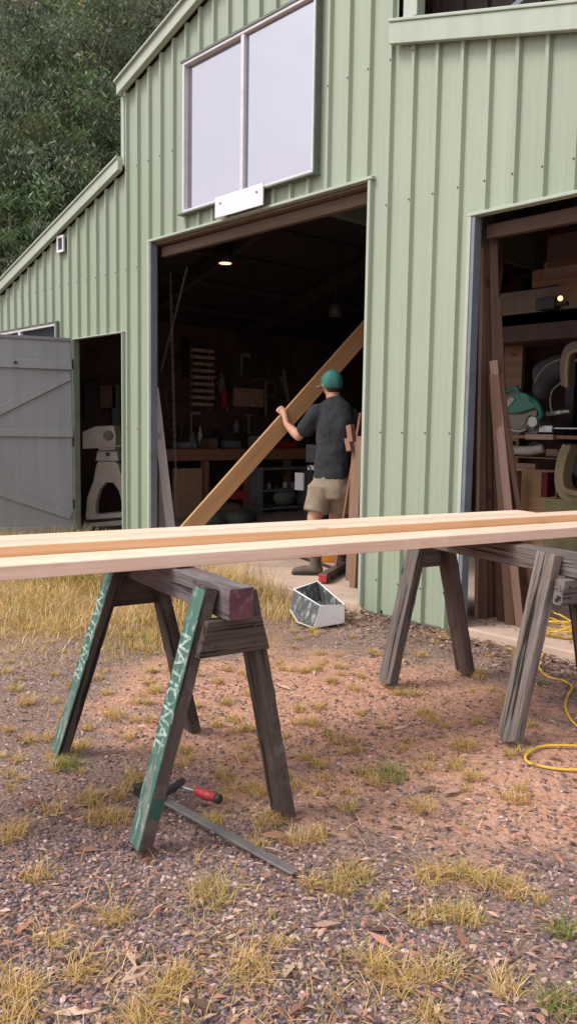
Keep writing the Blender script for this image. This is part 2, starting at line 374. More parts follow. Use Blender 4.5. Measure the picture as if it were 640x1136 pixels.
# gravel stones (stuff)
def in_view_ground(n, ymin=620, ymax=1250, power=1.0):
    px = RNG.uniform(-60, 700, n); py = RNG.uniform(0, 1, n)**power*(ymax-ymin)+ymin
    d = np.array(VD)[None]*F + np.array(R2)[None]*(px-PW/2)[:, None]-np.array(U2)[None]*(py-PH/2)[:, None]
    tt = -CAM.z/d[:, 2]; p = np.array(CAM)[None]+d*tt[:, None]; return p, px, py
def rocks(n, smin, smax):
    p, px, py = in_view_ground(n, 690, 1240, .9)
    dn = np.sin(p[:, 0]*2.3+1.1*p[:, 1])+np.sin(p[:, 1]*3.1-p[:, 0]*1.4+2)+.8*np.sin(p[:, 0]*5.2+p[:, 1]*4.4); keep = (p[:, 1] < -.12) & (RNG.random(n) < np.clip(.62+dn*.28-.5*np.clip((p[:, 0]-1.6)/.8, 0, 1)*(p[:, 1] > -2.4), .34, 1)); p = p[keep]; n = len(p)
    base = np.array([(1, 0, 0), (-1, 0, 0), (0, 1, 0), (0, -1, 0), (0, 0, 1), (0, 0, -1), (.6, .6, .5), (-.6, .5, .55), (.5, -.6, .5), (-.55, -.6, .45)], float)
    # hull faces of the octahedron with four raised corners
    tri = np.array([(0, 2, 6), (2, 4, 6), (4, 0, 6), (2, 1, 7), (1, 4, 7), (4, 2, 7), (3, 0, 8), (0, 4, 8), (4, 3, 8), (1, 3, 9), (3, 4, 9), (4, 1, 9), (2, 0, 5), (1, 2, 5), (3, 1, 5), (0, 3, 5)])
    s = smin+(smax-smin)*RNG.random(n)**2.6
    vv = base[None]*(1+RNG.uniform(-.32, .32, (n, 10, 3)))*s[:, None, None]*np.stack([RNG.uniform(.7, 1.3, n), RNG.uniform(.5, 1.0, n), RNG.uniform(.35, .7, n)], -1)[:, None, :]
    a = RNG.uniform(0, 2*PI, n); ca, sa = np.cos(a), np.sin(a)
    tl = RNG.uniform(-.4, .4, n); ct, st = np.cos(tl), np.sin(tl)
    x = vv[..., 0]; y = vv[..., 1]; z = vv[..., 2]
    y, z = y*ct[:, None]-z*st[:, None], y*st[:, None]+z*ct[:, None]
    x, y = x*ca[:, None]-y*sa[:, None], x*sa[:, None]+y*ca[:, None]
    g = gz(p[:, 0], p[:, 1])
    vv = np.stack([x+p[:, 0, None], y+p[:, 1, None], z+g[:, None]+s[:, None]*.12], -1)
    fcs = tri[None]+(np.arange(n)*10)[:, None, None]
    pal = np.array([(.115, .084, .086), (.19, .14, .14), (.27, .195, .185), (.43, .30, .275), (.56, .41, .37), (.13, .10, .11), (.35, .20, .155)])
    ci = RNG.choice(len(pal), n, p=[.24, .24, .2, .12, .05, .1, .05]); c = pal[ci]*RNG.uniform(.8, 1.25, (n, 1)); c = np.repeat(c, 10, 0)
    return vv.reshape(-1, 3), fcs.reshape(-1, 3), c
v_, f_, c_ = rocks(62000, .0028, .0108)
STONEM = attr_mat('stone_chips', .85)
o = raw_mesh('gravel', v_, f_, STONEM, c_, 'stuff'); tag(o, 'purplish grey and pink stone chips covering the yard', 'gravel')

# dead leaves and twigs
def litter(n):
    p, px, py = in_view_ground(n, 650, 1240, 1.0); k = p[:, 1] < -.05; p = p[k]; n = len(p)
    Ln = RNG.uniform(.006, .020, n); Ln[:int(n*.012)] = RNG.uniform(.035, .055, int(n*.012)); W_ = Ln*RNG.uniform(.12, .42, n); a = RNG.uniform(0, 2*PI, n); lift = RNG.uniform(.004, .016, n)
    u = np.stack([np.cos(a), np.sin(a), RNG.uniform(-.15, .25, n)], -1); q = np.stack([-np.sin(a), np.cos(a), RNG.uniform(-.3, .3, n)], -1)
    c = p.copy(); c[:, 2] = gz(p[:, 0], p[:, 1])+lift
    vs = np.stack([c-u*Ln[:, None], c-q*W_[:, None]+[0, 0, .003], c+u*Ln[:, None], c+q*W_[:, None]+[0, 0, .003]], 1)
    fs = (np.arange(n)*4)[:, None]+np.array([0, 1, 2, 3])
    pal = np.array([(.38, .20, .14), (.48, .30, .23), (.26, .13, .085), (.56, .40, .30), (.15, .09, .07), (.46, .22, .16)])
    cc = pal[RNG.choice(len(pal), n)]*RNG.uniform(.75, 1.15, (n, 1)); return vs.reshape(-1, 3), fs, np.repeat(cc, 4, 0)
v_, f_, c_ = litter(5600)
n = 2600; p = np.stack([RNG.uniform(-.25, 3.2, n), -.03-np.abs(RNG.normal(0, .22, n)), np.zeros(n)], -1); a = RNG.uniform(0, 2*PI, n); Ln = RNG.uniform(.008, .028, n); W_ = Ln*RNG.uniform(.12, .45, n)
p[:, 2] = gz(p[:, 0], p[:, 1])+RNG.uniform(.004, .03, n); u = np.stack([np.cos(a), np.sin(a), RNG.uniform(-.4, .4, n)], -1); q = np.stack([-np.sin(a), np.cos(a), RNG.uniform(-.4, .4, n)], -1)
vs = np.stack([p-u*Ln[:, None], p-q*W_[:, None], p+u*Ln[:, None], p+q*W_[:, None]+[0, 0, .004]], 1).reshape(-1, 3)
pal = np.array([(.30, .17, .12), (.40, .27, .2), (.16, .10, .08), (.09, .065, .055), (.22, .13, .1), (.46, .34, .27)]); f_ = np.concatenate([f_, (np.arange(n)*4)[:, None]+np.arange(4)+len(v_)]); v_ = np.concatenate([v_, vs]); c_ = np.concatenate([c_, np.repeat(pal[RNG.choice(6, n)], 4, 0)])
LITM = attr_mat('dead_leaves', .8, trans=.15)
tag(raw_mesh('leaf_litter', v_, f_, LITM, c_, 'stuff'), 'small dead leaves and bark scraps scattered over the yard', 'leaf litter')

# grass
def blades(cent, hgt, lean, wid, pal, jit=.2):
    n = len(cent); a = RNG.uniform(0, 2*PI, n)
    if np.ndim(lean) == 1: pass
    dx = np.cos(a)*lean; dy = np.sin(a)*lean; side = np.stack([-np.sin(a), np.cos(a), np.zeros(n)], -1)
    tt = [0, .4, .75, 1.0]; wv = [1, .8, .45, .06]; vs = []
    for t_, w_ in zip(tt, wv):
        c = cent+np.stack([dx*hgt*t_**1.8, dy*hgt*t_**1.8, hgt*(t_-.30*np.minimum(lean, 1.6)*t_**2.2)], -1)
        vs += [c-side*(wid*w_/2)[:, None], c+side*(wid*w_/2)[:, None]]
    vs = np.stack(vs, 1); q = np.array([(0, 1, 3, 2), (2, 3, 5, 4), (4, 5, 7, 6)])
    fs = (np.arange(n)*8)[:, None, None]+q[None]
    cc = pal[RNG.choice(len(pal), n)]*RNG.uniform(1-jit, 1+jit, (n, 1)); return vs.reshape(-1, 3), fs.reshape(-1, 4), np.repeat(cc, 8, 0)
DRY = np.array([(.66, .43, .17), (.78, .58, .33), (.52, .31, .10), (.50, .35, .10), (.72, .50, .21), (.40, .30, .09)])
GRN = np.array([(.17, .22, .045), (.24, .27, .06), (.31, .31, .08), (.42, .35, .13), (.12, .17, .04)])
MIX = np.concatenate([DRY, DRY, GRN[1:]])
tufts = [(235,992,1.5,'m'),(125,1012,.9,'d'),(60,1040,.7,'d'),(42,972,.9,'d'),(275,1080,1.3,'d'),(200,1085,.9,'d'),(180,1105,.9,'d'),(22,1092,1.1,'d'),(130,795,.9,'d'),(352,925,.9,'d'),
 (395,972,1.1,'m'),(375,985,1.,'m'),(475,972,1.1,'d'),(510,970,1.1,'m'),(540,978,1.1,'m'),(570,990,1.,'d'),(500,1012,1.0,'m'),(520,1018,.9,'m'),(465,1018,.8,'m'),(468,893,1,'d'),(512,825,1.2,'d'),(435,858,1.3,'g'),(575,888,.8,'d'),
 (415,1070,1.,'d'),(440,1090,1.,'d'),(495,1075,.9,'m'),(470,1080,.8,'d'),(560,1100,.9,'d'),(100,885,1.1,'m'),(78,850,1.1,'g'),(110,905,1.,'d'),(250,855,1.,'m'),(625,1040,.9,'g'),(10,925,1.2,'d'),(150,860,1.,'m'),(300,910,1.1,'m'),
 (330,930,.8,'d'),(30,780,1.,'d'),(60,900,.8,'d'),(285,935,.8,'m'),(20,1125,1,'d'),(155,1130,1,'d'),(620,1120,1.1,'g'),(475,1125,.8,'d'),(385,895,.8,'m'),(455,770,1.,'m'),(470,790,.9,'m'),(540,700,.7,'d'),(330,800,.7,'d'),(395,830,.7,'m'),
 (200,760,1,'d'),(290,740,1,'d'),(350,740,1,'m'),(240,800,.7,'d'),(600,1000,.5,'d'),(310,1050,.5,'d'),(90,1075,.8,'d'),(130,905,1,'d'),(320,860,.6,'m'),(600,760,.6,'g'),(520,860,.6,'d'),(240,905,.7,'m'),(420,1000,.6,'m'),(345,980,.6,'d')]
rt = random.Random(5)
for _ in range(260):
    tufts.append((rt.uniform(-10, 590), 655+rt.random()**1.2*230, rt.uniform(.35, .8), rt.choice('ddddm')))
B = []
def addb(x): B.append(x)
for (px, py, s, k) in tufts:
    c = P(px, py, 2, 0); pal = {'d': DRY, 'g': GRN, 'm': MIX}[k]; nb = int(130*s)
    r = (.032*s)*np.sqrt(RNG.random(nb)); a = RNG.uniform(0, 2*PI, nb)
    ce = np.stack([c.x+r*np.cos(a)*1.3, c.y+r*np.sin(a)*1.3, np.zeros(nb)], -1); ce[:, 2] = gz(ce[:, 0], ce[:, 1])
    addb(blades(ce, RNG.uniform(.015, .068, nb)*s**.6, RNG.uniform(.3, 2.1, nb), np.full(nb, .0022), pal))
# scattered loose blades
p, px, py = in_view_ground(5000, 660, 1240); k = (np.sin(p[:, 0]*3.1+p[:, 1]*2)+np.sin(p[:, 1]*4.7-p[:, 0])+RNG.uniform(-1, 1, len(p))) > .55; k &= p[:, 1] < -.1; p = p[k]
p[:, 2] = gz(p[:, 0], p[:, 1]); addb(blades(p, RNG.uniform(.015, .06, len(p)), RNG.uniform(.3, 2.2, len(p)), np.full(len(p), .0028), MIX))
vt = np.concatenate([b_[0] for b_ in B]); offs = np.cumsum([0]+[len(b_[0]) for b_ in B[:-1]])
ft = np.concatenate([b_[1]+o2 for b_, o2 in zip(B, offs)]); ct = np.concatenate([b_[2] for b_ in B])
GRASSM = attr_mat('grass_blades', .75, trans=.3)
tag(raw_mesh('dry_grass', vt, ft, GRASSM, ct, 'stuff'), 'sparse tufts of dry yellow grass growing through the gravel', 'grass')
# meadow strip in front of the shed
n = 110000
x = RNG.uniform(-7.5, .6, n); y = RNG.uniform(-3.6, -.03, n)
dens = np.clip(1.25-np.maximum(0, (-y-1.35-.15*np.sin(x*2.1))/1.5), 0, 1)*np.clip(1.1-np.maximum(0, (x+.35)/.45), 0, 1)
dens *= .16+.55*(np.sin(x*3.7+y*2.9)+np.sin(x*1.3-y*5.1) > -.45)+.3*(np.sin(x*9+y*3)+np.sin(y*11-x*4) > .2)
k = RNG.random(n) < dens; x, y = x[k], y[k]; n = len(x); ce = np.stack([x, y, gz(x, y)], -1)
hh = RNG.uniform(.02, .135, n)*np.where((y > -1.1) & (x < -.7), 1.8, 1.0)*np.clip(1.5+(y+.9)*.6, .45, 1.5); hh = np.where(x > -.6, hh*.6, hh); greeny = (np.sin(x*2.2+1)+np.sin(y*3+x) > .75)
a1 = blades(ce[~greeny], hh[~greeny], RNG.uniform(.2, 1.3, (~greeny).sum()), np.full((~greeny).sum(), .0042), np.concatenate([DRY, DRY, GRN[2:4], [(.80, .66, .42), (.72, .60, .30)]]))
a2 = blades(ce[greeny], hh[greeny], RNG.uniform(.2, 1.1, greeny.sum()), np.full(greeny.sum(), .005), np.concatenate([GRN, DRY]))
tag(raw_mesh('meadow_grass', np.concatenate([a1[0], a2[0]]), np.concatenate([a1[1], a2[1]+len(a1[0])]), GRASSM, np.concatenate([a1[2], a2[2]]), 'stuff'), 'longer straw coloured grass strip along the front of the shed', 'grass')

# concrete floor slab of the shed, with its worn edge
mb = MB(); mb.box((-6.25, 0.0, -.25), (3.45, 7.1, .05)); fl = mb.build('floor', CONC, bev=.008); fl['kind'] = 'structure'

# ------------------------------------------------------------------ the shed
shed = thing('shed', 'pale green ribbed steel shed with a tall doorway and raised centre bay', 'shed', (-1.4, 0, 0))
RX0, RX1 = -6.2, 3.4         # outer walls
RA, RB = P(436, 50, 1, 0).x, P(610, 40, 1, 0).x
PER = (RB-RA)/6
def prof(x0, x1, per=PER, rib=.028, off=0.0):
    pts = []; k = math.floor((x0-off)/per)
    shp = [(0, 0), (.010, rib), (.032, rib), (.042, 0), (.080, 0), (.086, .0014), (.098, .0014), (.104, 0), (.134, 0), (.139, .0014), (.150, .0014), (.155, 0)]
    while off+k*per < x1+per:
        for dx, d in shp:
            pts.append((off+k*per+dx, d))
        k += 1
    return pts
def sheet(x0, x1, cutsx, inter, name, mt, parent, yb=0.0, sgn=-1, mats=None, screws=None, off=.0, rib=.028):
    pr = prof(x0, x1, off=off, rib=rib); xsx = np.array([q[0] for q in pr]); dsx = np.array([q[1] for q in pr])
    xx = sorted(set([round(q, 4) for q in xsx if x0 < q < x1]+[x0, x1]+[c for c in cutsx if x0 < c < x1]))
    dep = lambda q: float(np.interp(q, xsx, dsx)); mb = MB()
    for a, c in zip(xx[:-1], xx[1:]):
        if c-a < 1e-5: continue
        for lo, hi in inter((a+c)/2):
            la, lc, ha, hc = lo(a), lo(c), hi(a), hi(c)
            if ha-la < .002 and hc-lc < .002: continue
            mb.add([(a, yb+sgn*dep(a), la), (c, yb+sgn*dep(c), lc), (c, yb+sgn*dep(c), hc), (a, yb+sgn*dep(a), ha)], [(0, 1, 2, 3)])
    if screws:
        for q in [r_[0] for r_ in pr if abs(r_[1]-rib) < 1e-6][::2]:
            q += .012
            for zs in screws:
                if x0 < q < x1 and any(lo(q)+.02 < zs < hi(q)-.02 for lo, hi in inter(q)):
                    mb.tube([(q, yb+sgn*rib, zs), (q, yb+sgn*(rib+.004), zs)], .0055, 6, mi=1)
    return mb.build(name, [mt, mats or DARKST], parent)
# roof lines on the wall plane, lean-to and centre bay
pl0, pl1 = P(0, 331, 1, 0), P(140, 190, 1, 0); sl_l = (pl1.z-pl0.z)/(pl1.x-pl0.x)
def z_ll(x): return pl1.z+sl_l*(x-pl1.x)
XC0, XC1 = -3.06, .215
pc0, pc1 = P(139, 108, 1, 0), P(232, 0, 1, 0); sl_c = (pc1.z-pc0.z)/(pc1.x-pc0.x)
XR = (XC0+XC1)/2
def z_c(x): return pc0.z+sl_c*((x if x < XR else 2*XR-x)-pc0.x)
pr0, pr1 = P(440, 52, 1, 0), P(640, 37, 1, 0); sl_r = (pr1.z-pr0.z)/(pr1.x-pr0.x)
def z_rl(x): return pr0.z+.05+sl_r*(x-pr0.x)
z_g = 2.91; GX0, GX1 = -2.585, .025           # tall doorway
DX0, DX1, DZ = -4.03, -3.078, 2.15            # small doorway
OX0, OX1, OZ = .862, 3.05, 2.53               # right doorway
WX0, WX1, WZ0, WZ1 = -2.065, -.485, 3.06, 4.27
SX0, SX1, SZ0, SZ1 = -5.74, -4.36, 1.72, 2.35
k_ = lambda c: (lambda q: c)
def inter(x):
    if x < XC0: top = z_ll
    elif x < XC1: top = z_c
    else: top = z_rl
    iv = [(k_(.0), top)]
    def cut(lo, hi):
        out_ = []
        for a, c in iv: out_ += [(a, k_(lo)), (k_(hi), c)] if lo > .01 else [(k_(hi), c)]
        return out_
    if GX0 < x < GX1: iv = cut(0, z_g)
    if WX0 < x < WX1: iv = iv[:-1]+[(iv[-1][0], k_(WZ0)), (k_(WZ1), iv[-1][1])]
    if DX0 < x < DX1: iv = cut(0, DZ)
    if OX0 < x < OX1: iv = cut(0, OZ)
    if SX0 < x < SX1: iv = cut(SZ0, SZ1)
    return iv
sheet(RX0, RX1, [GX0, GX1, DX0, DX1, OX0, OX1, WX0, WX1, SX0, SX1, XC0, XC1, XR], inter, 'wall', GREEN, shed, screws=[.25, 1.25, 2.72, 3.62], off=RA-.02)
def raked_board(name, xa, xb, zf, h, y0, y1, mt, parent, below=0.0, bev=.004):
    mb = MB(); mb.add([(xa, y0, zf(xa)-below), (xb, y0, zf(xb)-below), (xb, y0, zf(xb)+h), (xa, y0, zf(xa)+h),
                       (xa, y1, zf(xa)-below), (xb, y1, zf(xb)-below), (xb, y1, zf(xb)+h), (xa, y1, zf(xa)+h)],
                      [(0, 1, 2, 3), (7, 6, 5, 4), (0, 4, 5, 1), (3, 2, 6, 7), (0, 3, 7, 4), (1, 5, 6, 2)])
    return mb.build(name, mt, parent, bev=bev)
raked_board('barge_board', RX0-.18, XC0+.02, z_ll, .105, -.085, -.033, TRIMG, shed, .0)
raked_board('barge_board', RX0-.2, XC0+.015, lambda x: z_ll(x)+.105, .02, -.10, .02, TRIMG, shed)
xbe = P(128, 108, 1, -.10).x
raked_board('barge_board', xbe, XR, z_c, .105, -.09, -.033, TRIMG, shed)
raked_board('barge_board', xbe-.012, XR, lambda x: z_c(x)+.105, .02, -.115, .02, TRIMG, shed)
raked_board('barge_board', XR, 3.5, z_c, .135, -.105, -.033, TRIMG, shed)
raked_board('barge_board', XC1-.015, RX1+.18, z_rl, .075, -.075, -.033, TRIMG, shed, .055)
raked_board('barge_board', XC1-.015, RX1+.18, lambda x: z_rl(x)+.075, .02, -.085, .06, TRIMG, shed)
mb = MB(); mb.box((XC0-.004, -.036, z_ll(XC0)+.05), (XC0+.045, -.001, z_c(XC0)-.001)); mb.build('corner_flashing', TRIMG, shed, bev=.003)
# roofs
RLIN = plain('roof_underside', (.045, .032, .032), .7, 0, .3, 2)
def roof_slab(xa, xb, zf, y0, y1, name='roof', t=.03):
    o = raked_board(name, xa, xb, zf, t, y0, y1, GREEN, shed, bev=0); o.data.materials.append(RLIN); o.data.polygons[2].material_index = 1; return o
roof_slab(RX0-.18, XC0-.002, lambda x: z_ll(x)+.10, -.03, 7.2)
roof_slab(xbe, XR, lambda x: z_c(x)+.10, -.03, 7.2)
roof_slab(XR+.001, 3.5, lambda x: z_c(x)+.10, -.03, 7.2)
roof_slab(XC1+.04, RX1+.18, lambda x: z_rl(x)+.045, .065, 7.2)
# centre bay side walls above the lean-to roofs, back and outer walls
mb = MB()
mb.box((XC0-.01, .0, z_ll(XC0)+.13), (XC0+.02, 7.1, z_c(XC0)+.1)); mb.build('side_wall', GREEN, shed)
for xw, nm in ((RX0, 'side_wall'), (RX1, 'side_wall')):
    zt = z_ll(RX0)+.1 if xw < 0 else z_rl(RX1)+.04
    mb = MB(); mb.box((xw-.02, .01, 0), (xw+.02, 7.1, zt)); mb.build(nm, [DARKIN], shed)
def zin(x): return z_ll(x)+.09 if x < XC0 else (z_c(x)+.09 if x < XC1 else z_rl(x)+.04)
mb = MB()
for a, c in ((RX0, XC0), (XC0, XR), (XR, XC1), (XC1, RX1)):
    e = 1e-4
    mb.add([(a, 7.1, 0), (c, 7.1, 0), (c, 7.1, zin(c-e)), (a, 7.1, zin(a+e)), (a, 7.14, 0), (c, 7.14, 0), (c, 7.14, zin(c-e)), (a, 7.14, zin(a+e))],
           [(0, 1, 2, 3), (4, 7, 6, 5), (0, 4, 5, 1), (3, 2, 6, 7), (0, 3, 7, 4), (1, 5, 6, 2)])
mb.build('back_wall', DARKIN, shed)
# clerestory gap above the right lean-to: recessed dark ribbed sheet, post
def int2(x): return [(lambda q: z_rl(q)+.07, lambda q: z_c(q)+.09)]
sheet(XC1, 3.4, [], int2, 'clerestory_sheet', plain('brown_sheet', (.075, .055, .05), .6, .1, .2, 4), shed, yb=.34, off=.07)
mb = MB(); mb.box((.275, -.03, z_rl(.3)+.1), (.385, .05, z_c(.385)-.001)); mb.build('corner_post', TRIMG, shed, bev=.004)
raked_board('brace', .9, 2.2, lambda x: z_rl(.9)+.1+.42*(x-.9), .04, .12, .17, JAMB, shed)
# doorway trims
def trim(lo, hi, name='jamb', mt=JAMB, bev=.003): mb = MB(); mb.box(lo, hi); return mb.build(name, mt, shed, bev=bev)
trim((GX0-.012, -.034, .05), (GX0+.012, .038, z_g), mt=JAMB)
trim((GX0-.045, -.038, .0), (GX0-.013, .0, z_g+.02), mt=TRIMG)
trim((GX1-.012, -.034, .05), (GX1+.012, .15, z_g), mt=TRIMG)
trim((GX0-.045, -.04, z_g+.001), (GX1+.03, .02, z_g+.022), 'head_flashing', TRIMG)
trim((OX0-.012, -.034, .05), (OX0+.012, .038, OZ), mt=JAMB)
trim((OX0-.04, -.040, .0), (OX0-.013, .0, OZ+.02), mt=TRIMG)
trim((OX0-.04, -.042, OZ+.001), (OX1+.03, .02, OZ+.02), 'head_flashing', TRIMG)
trim((OX1-.012, -.034, .05), (OX1+.012, .17, OZ), mt=JAMB)
trim((DX0-.012, -.034, .05), (DX0+.03, .03, DZ), mt=plain('door_jamb_green', (.13, .155, .12), .5, 0, .2, 5))
trim((DX1-.002, -.033, .05), (DX1+.012, .03, DZ), mt=TRIMG)
trim((DX0-.02, -.036, DZ+.001), (DX1+.02, .02, DZ+.012), 'head_flashing', TRIMG)
# header beams inside the openings
board('header_beam', (GX0+.02, .10, z_g-.075), (GX1-.02, .10, z_g-.068), .085, .05, HEAD, shed)
board('header_beam', (GX0+.02, .06, z_g-.012), (GX1-.02, .06, z_g-.012), .02, .10, HEAD, shed)
board('header_beam', (OX0+.02, .10, OZ-.075), (OX1-.02, .10, OZ-.068), .08, .05, wood('dark_header', (.085, .05, .035), (.05, .03, .022), .7), shed)
# base flashing of the pillar
trim((GX1+.014, -.034, -.01), (OX0-.05, -.004, .022), 'base_flashing', plain('dirty_base', (.10, .08, .06), .8))
# big window
win = MB(); fw = .024
for lo, hi in (((WX0, -.055, WZ0), (WX1, .02, WZ0+fw)), ((WX0, -.055, WZ1-fw), (WX1, .02, WZ1)), ((WX0, -.055, WZ0+fw), (WX0+fw, .02, WZ1-fw)),
               ((WX1-fw, -.055, WZ0+fw), (WX1, .02, WZ1-fw)), ((-1.305, -.052, WZ0+fw), (-1.268, .02, WZ1-fw))): win.box(lo, hi)
wfo = win.build('window', WHITEF, shed, bev=.004)
mb = MB(); mb.box((WX0+fw, -.012, WZ0+fw), (-1.305, -.006, WZ1-fw)); mb.build('pane', PANE, wfo)
mb = MB(); mb.box((-1.268, -.024, WZ0+fw), (WX1-fw, -.018, WZ1-fw)); mb.build('pane', PANE, wfo)
mb = MB(); mb.box((WX0-.04, -.075, WZ0-.014), (WX1+.02, -.0, WZ0-.001)); mb.box((WX0-.02, -.062, WZ1+.001), (WX1+.02, -.0, WZ1+.02)); mb.box((WX1+.001, -.062, WZ0), (WX1+.014, -.0, WZ1)); mb.build('flashing', plain('dark_flashing', (.12, .14, .11), .5), wfo)
a, c = P(242, 226, 1, -.06), P(295, 226, 1, -.06)
mb = MB(); mb.box((a.x, -.092, 2.925), (c.x, -.080, 3.085)); pb = mb.build('white_plate', WHITEP, shed, bev=.003)
for q in (.12, .88): MB().tube([(a.x+(c.x-a.x)*q, -.092, 3.03), (a.x+(c.x-a.x)*q, -.097, 3.03)], .008, 8).build('bolt', DARKST, pb)
# small window
win = MB(); fw = .03; mid = P(26, 370, 1, 0).x
for lo, hi in (((SX0, -.05, SZ0), (SX1, .02, SZ0+fw)), ((SX0, -.05, SZ1-fw), (SX1, .02, SZ1)), ((SX0, -.05, SZ0+fw), (SX0+fw, .02, SZ1-fw)), ((SX1-fw, -.05, SZ0+fw), (SX1, .02, SZ1-fw)), ((mid-.03, -.048, SZ0+fw), (mid+.03, .02, SZ1-fw))): win.box(lo, hi)
w2 = win.build('window', WHITEF, shed, bev=.003)
mb = MB(); mb.box((SX0+fw, -.012, SZ0+fw), (mid-.03, -.006, SZ1-fw)); mb.build('pane', DGLASS, w2)
mb = MB(); mb.box((mid+.03, -.012, SZ0+fw), (SX1-fw, -.006, SZ1-fw)); mb.build('pane', DGLASS, w2)
mb = MB(); mb.box((SX0-.02, -.06, SZ1+.001), (SX1+.035, -.0, SZ1+.015)); mb.box((SX1+.001, -.06, SZ0), (SX1+.035, -.0, SZ1)); mb.build('flashing', plain('dark_flashing', (.12, .14, .11), .5), w2)
# vent
vc = P(69, 271, 1, -.03); mb = MB()
for lo, hi in (((-.07, -.02, -.085), (.07, .0, -.06)), ((-.07, -.02, .06), (.07, .0, .085)), ((-.07, -.02, -.06), (-.048, 0, .06)), ((.048, -.02, -.06), (.07, 0, .06))):
    mb.box(lo, hi, T=Matrix.Translation(vc+V(0, -.004, 0)))
vn = mb.build('vent', WHITEP, shed, bev=.003)
mb = MB(); mb.box((-.05, -.008, -.06), (.05, -.002, .06), T=Matrix.Translation(vc+V(0, -.002, 0))); mb.build('duct', DARKST, vn)
# frame: posts, rafters, purlins inside
for x in (XC0+.06, .12):
    for y in ((.25,) if x < 0 else (.25, 2.6, 5.2)) + ((3.5, 6.8) if x < 0 else ()):
        mb = MB(); mb.box((x-.04, y-.06, .05), (x+.04, y+.06, z_ll(XC0)-.05)); mb.build('post', DARKST, shed)
STL2 = plain('interior_steel', (.075, .06, .058), .5, .2, .25, 3)
for y in (1.9, 3.9, 5.9):
    raked_board('rafter', RX0+.03, XC0+.1, lambda x: z_ll(x)-.12, .16, y-.035, y+.035, STL2, shed, bev=0)
    raked_board('rafter', XC0+.1, XR, lambda x: z_c(x)-.14, .18, y-.035, y+.035, STL2, shed, bev=0)
    raked_board('rafter', XR, XC1, lambda x: z_c(x)-.14, .18, y-.035, y+.035, STL2, shed, bev=0)
    raked_board('rafter', XC1, RX1-.03, lambda x: z_rl(x)-.16, .16, y-.035, y+.035, STL2, shed, bev=0)
for x in (-5.6, -4.9, -4.2, -3.5): mb = MB(); mb.box((x-.03, .2, z_ll(x)+.03), (x+.03, 7.0, z_ll(x)+.085)); mb.build('purlin', STL2, shed)
for x in (-2.7, -2.1, -1.5, -.9, -.3): mb = MB(); mb.box((x-.03, .2, z_c(x)+.035), (x+.03, 7.0, z_c(x)+.085)); mb.build('purlin', STL2, shed)
for x in (.7, 1.4, 2.1, 2.8): mb = MB(); mb.box((x-.03, .2, z_rl(x)-.03), (x+.03, 7.0, z_rl(x)+.03)); mb.build('purlin', STL2, shed)
# ---- open door leaf, hinged on the left jamb
hinge = V(DX0-.005, -.045, .10); tipa = P(0, 372, 2, 2.155)
dv = V(tipa.x-hinge.x, tipa.y-hinge.y, 0).normalized(); DWD = .93
leaf = thing('tmp', None, None, hinge); leaf.name = 'door'; WM['door'] = WM.pop('tmp') if 'tmp' in WM else Matrix.Translation(hinge)
leaf.parent = shed; leaf.matrix_basis = WM[shed.name].inverted() @ WM['door']
LH = 2.06
fr = Matrix((dv, V(0, 0, 1).cross(dv), V(0, 0, 1))).transposed().to_4x4(); fr.translation = hinge   # local x along leaf, y = back side, z up
yn = V(0, 0, 1).cross(dv)
fs_ = -1 if yn.dot(V(1, 0, 0)) < 0 else 1       # side facing +X
def lbox(x0, x1, z0, z1, d0, d1, name, mt=LEAFG, bev=.003):
    mb = MB(); ya, yb_ = sorted((fs_*d0, fs_*d1)); mb.box((x0, ya, z0), (x1, yb_, z1)); return mb.build(name, mt, leaf, fr, bev=bev)
def inter3(x): return [(k_(0), k_(LH))]
lbox(0, DWD, 0, LH, .0, .012, 'panel'); 
lbox(0, DWD, LH-.03, LH+.004, .013, .030, 'rail', plain('door_edge', (.17, .17, .18), .5))
lbox(0, DWD, 1.74, 1.83, .0121, .046, 'rail'); lbox(0, DWD, 1.05, 1.13, .0121, .046, 'rail'); lbox(0, DWD, 0.02, .12, .0121, .046, 'rail')
def lbrace(xa, za, xb, zb, wd):
    d = V(xb-xa, 0, zb-za); nn = V(-d.z, 0, d.x).normalized()*wd/2; mb = MB()
    q = [V(xa, 0, za)-nn, V(xb, 0, zb)-nn, V(xb, 0, zb)+nn, V(xa, 0, za)+nn]; ya, yb_ = fs_*.0122, fs_*.040
    mb.add([v+V(0, ya, 0) for v in q]+[v+V(0, yb_, 0) for v in q], [(0, 1, 2, 3), (7, 6, 5, 4), (0, 4, 5, 1), (1, 5, 6, 2), (2, 6, 7, 3), (3, 7, 4, 0)])
    mb.build('brace', LEAFG, leaf, fr, bev=.003)
lbrace(.02, 1.68, DWD-.02, 1.20, .085); lbrace(.02, .23, DWD-.02, .56, .085)
mb = MB(); yy = fs_*.046; mb.tube([(.55, yy, 1.79), (.55, yy+fs_*.012, 1.79)], .016, 12); mb.build('bolt', DARKST, leaf, fr)
for zz in (.35, 1.0, 1.8):
    mb = MB(); mb.tube([(-.008, fs_*.02, zz-.05), (-.008, fs_*.02, zz+.05)], .010, 8); mb.build('hinge', DARKST, leaf, fr)

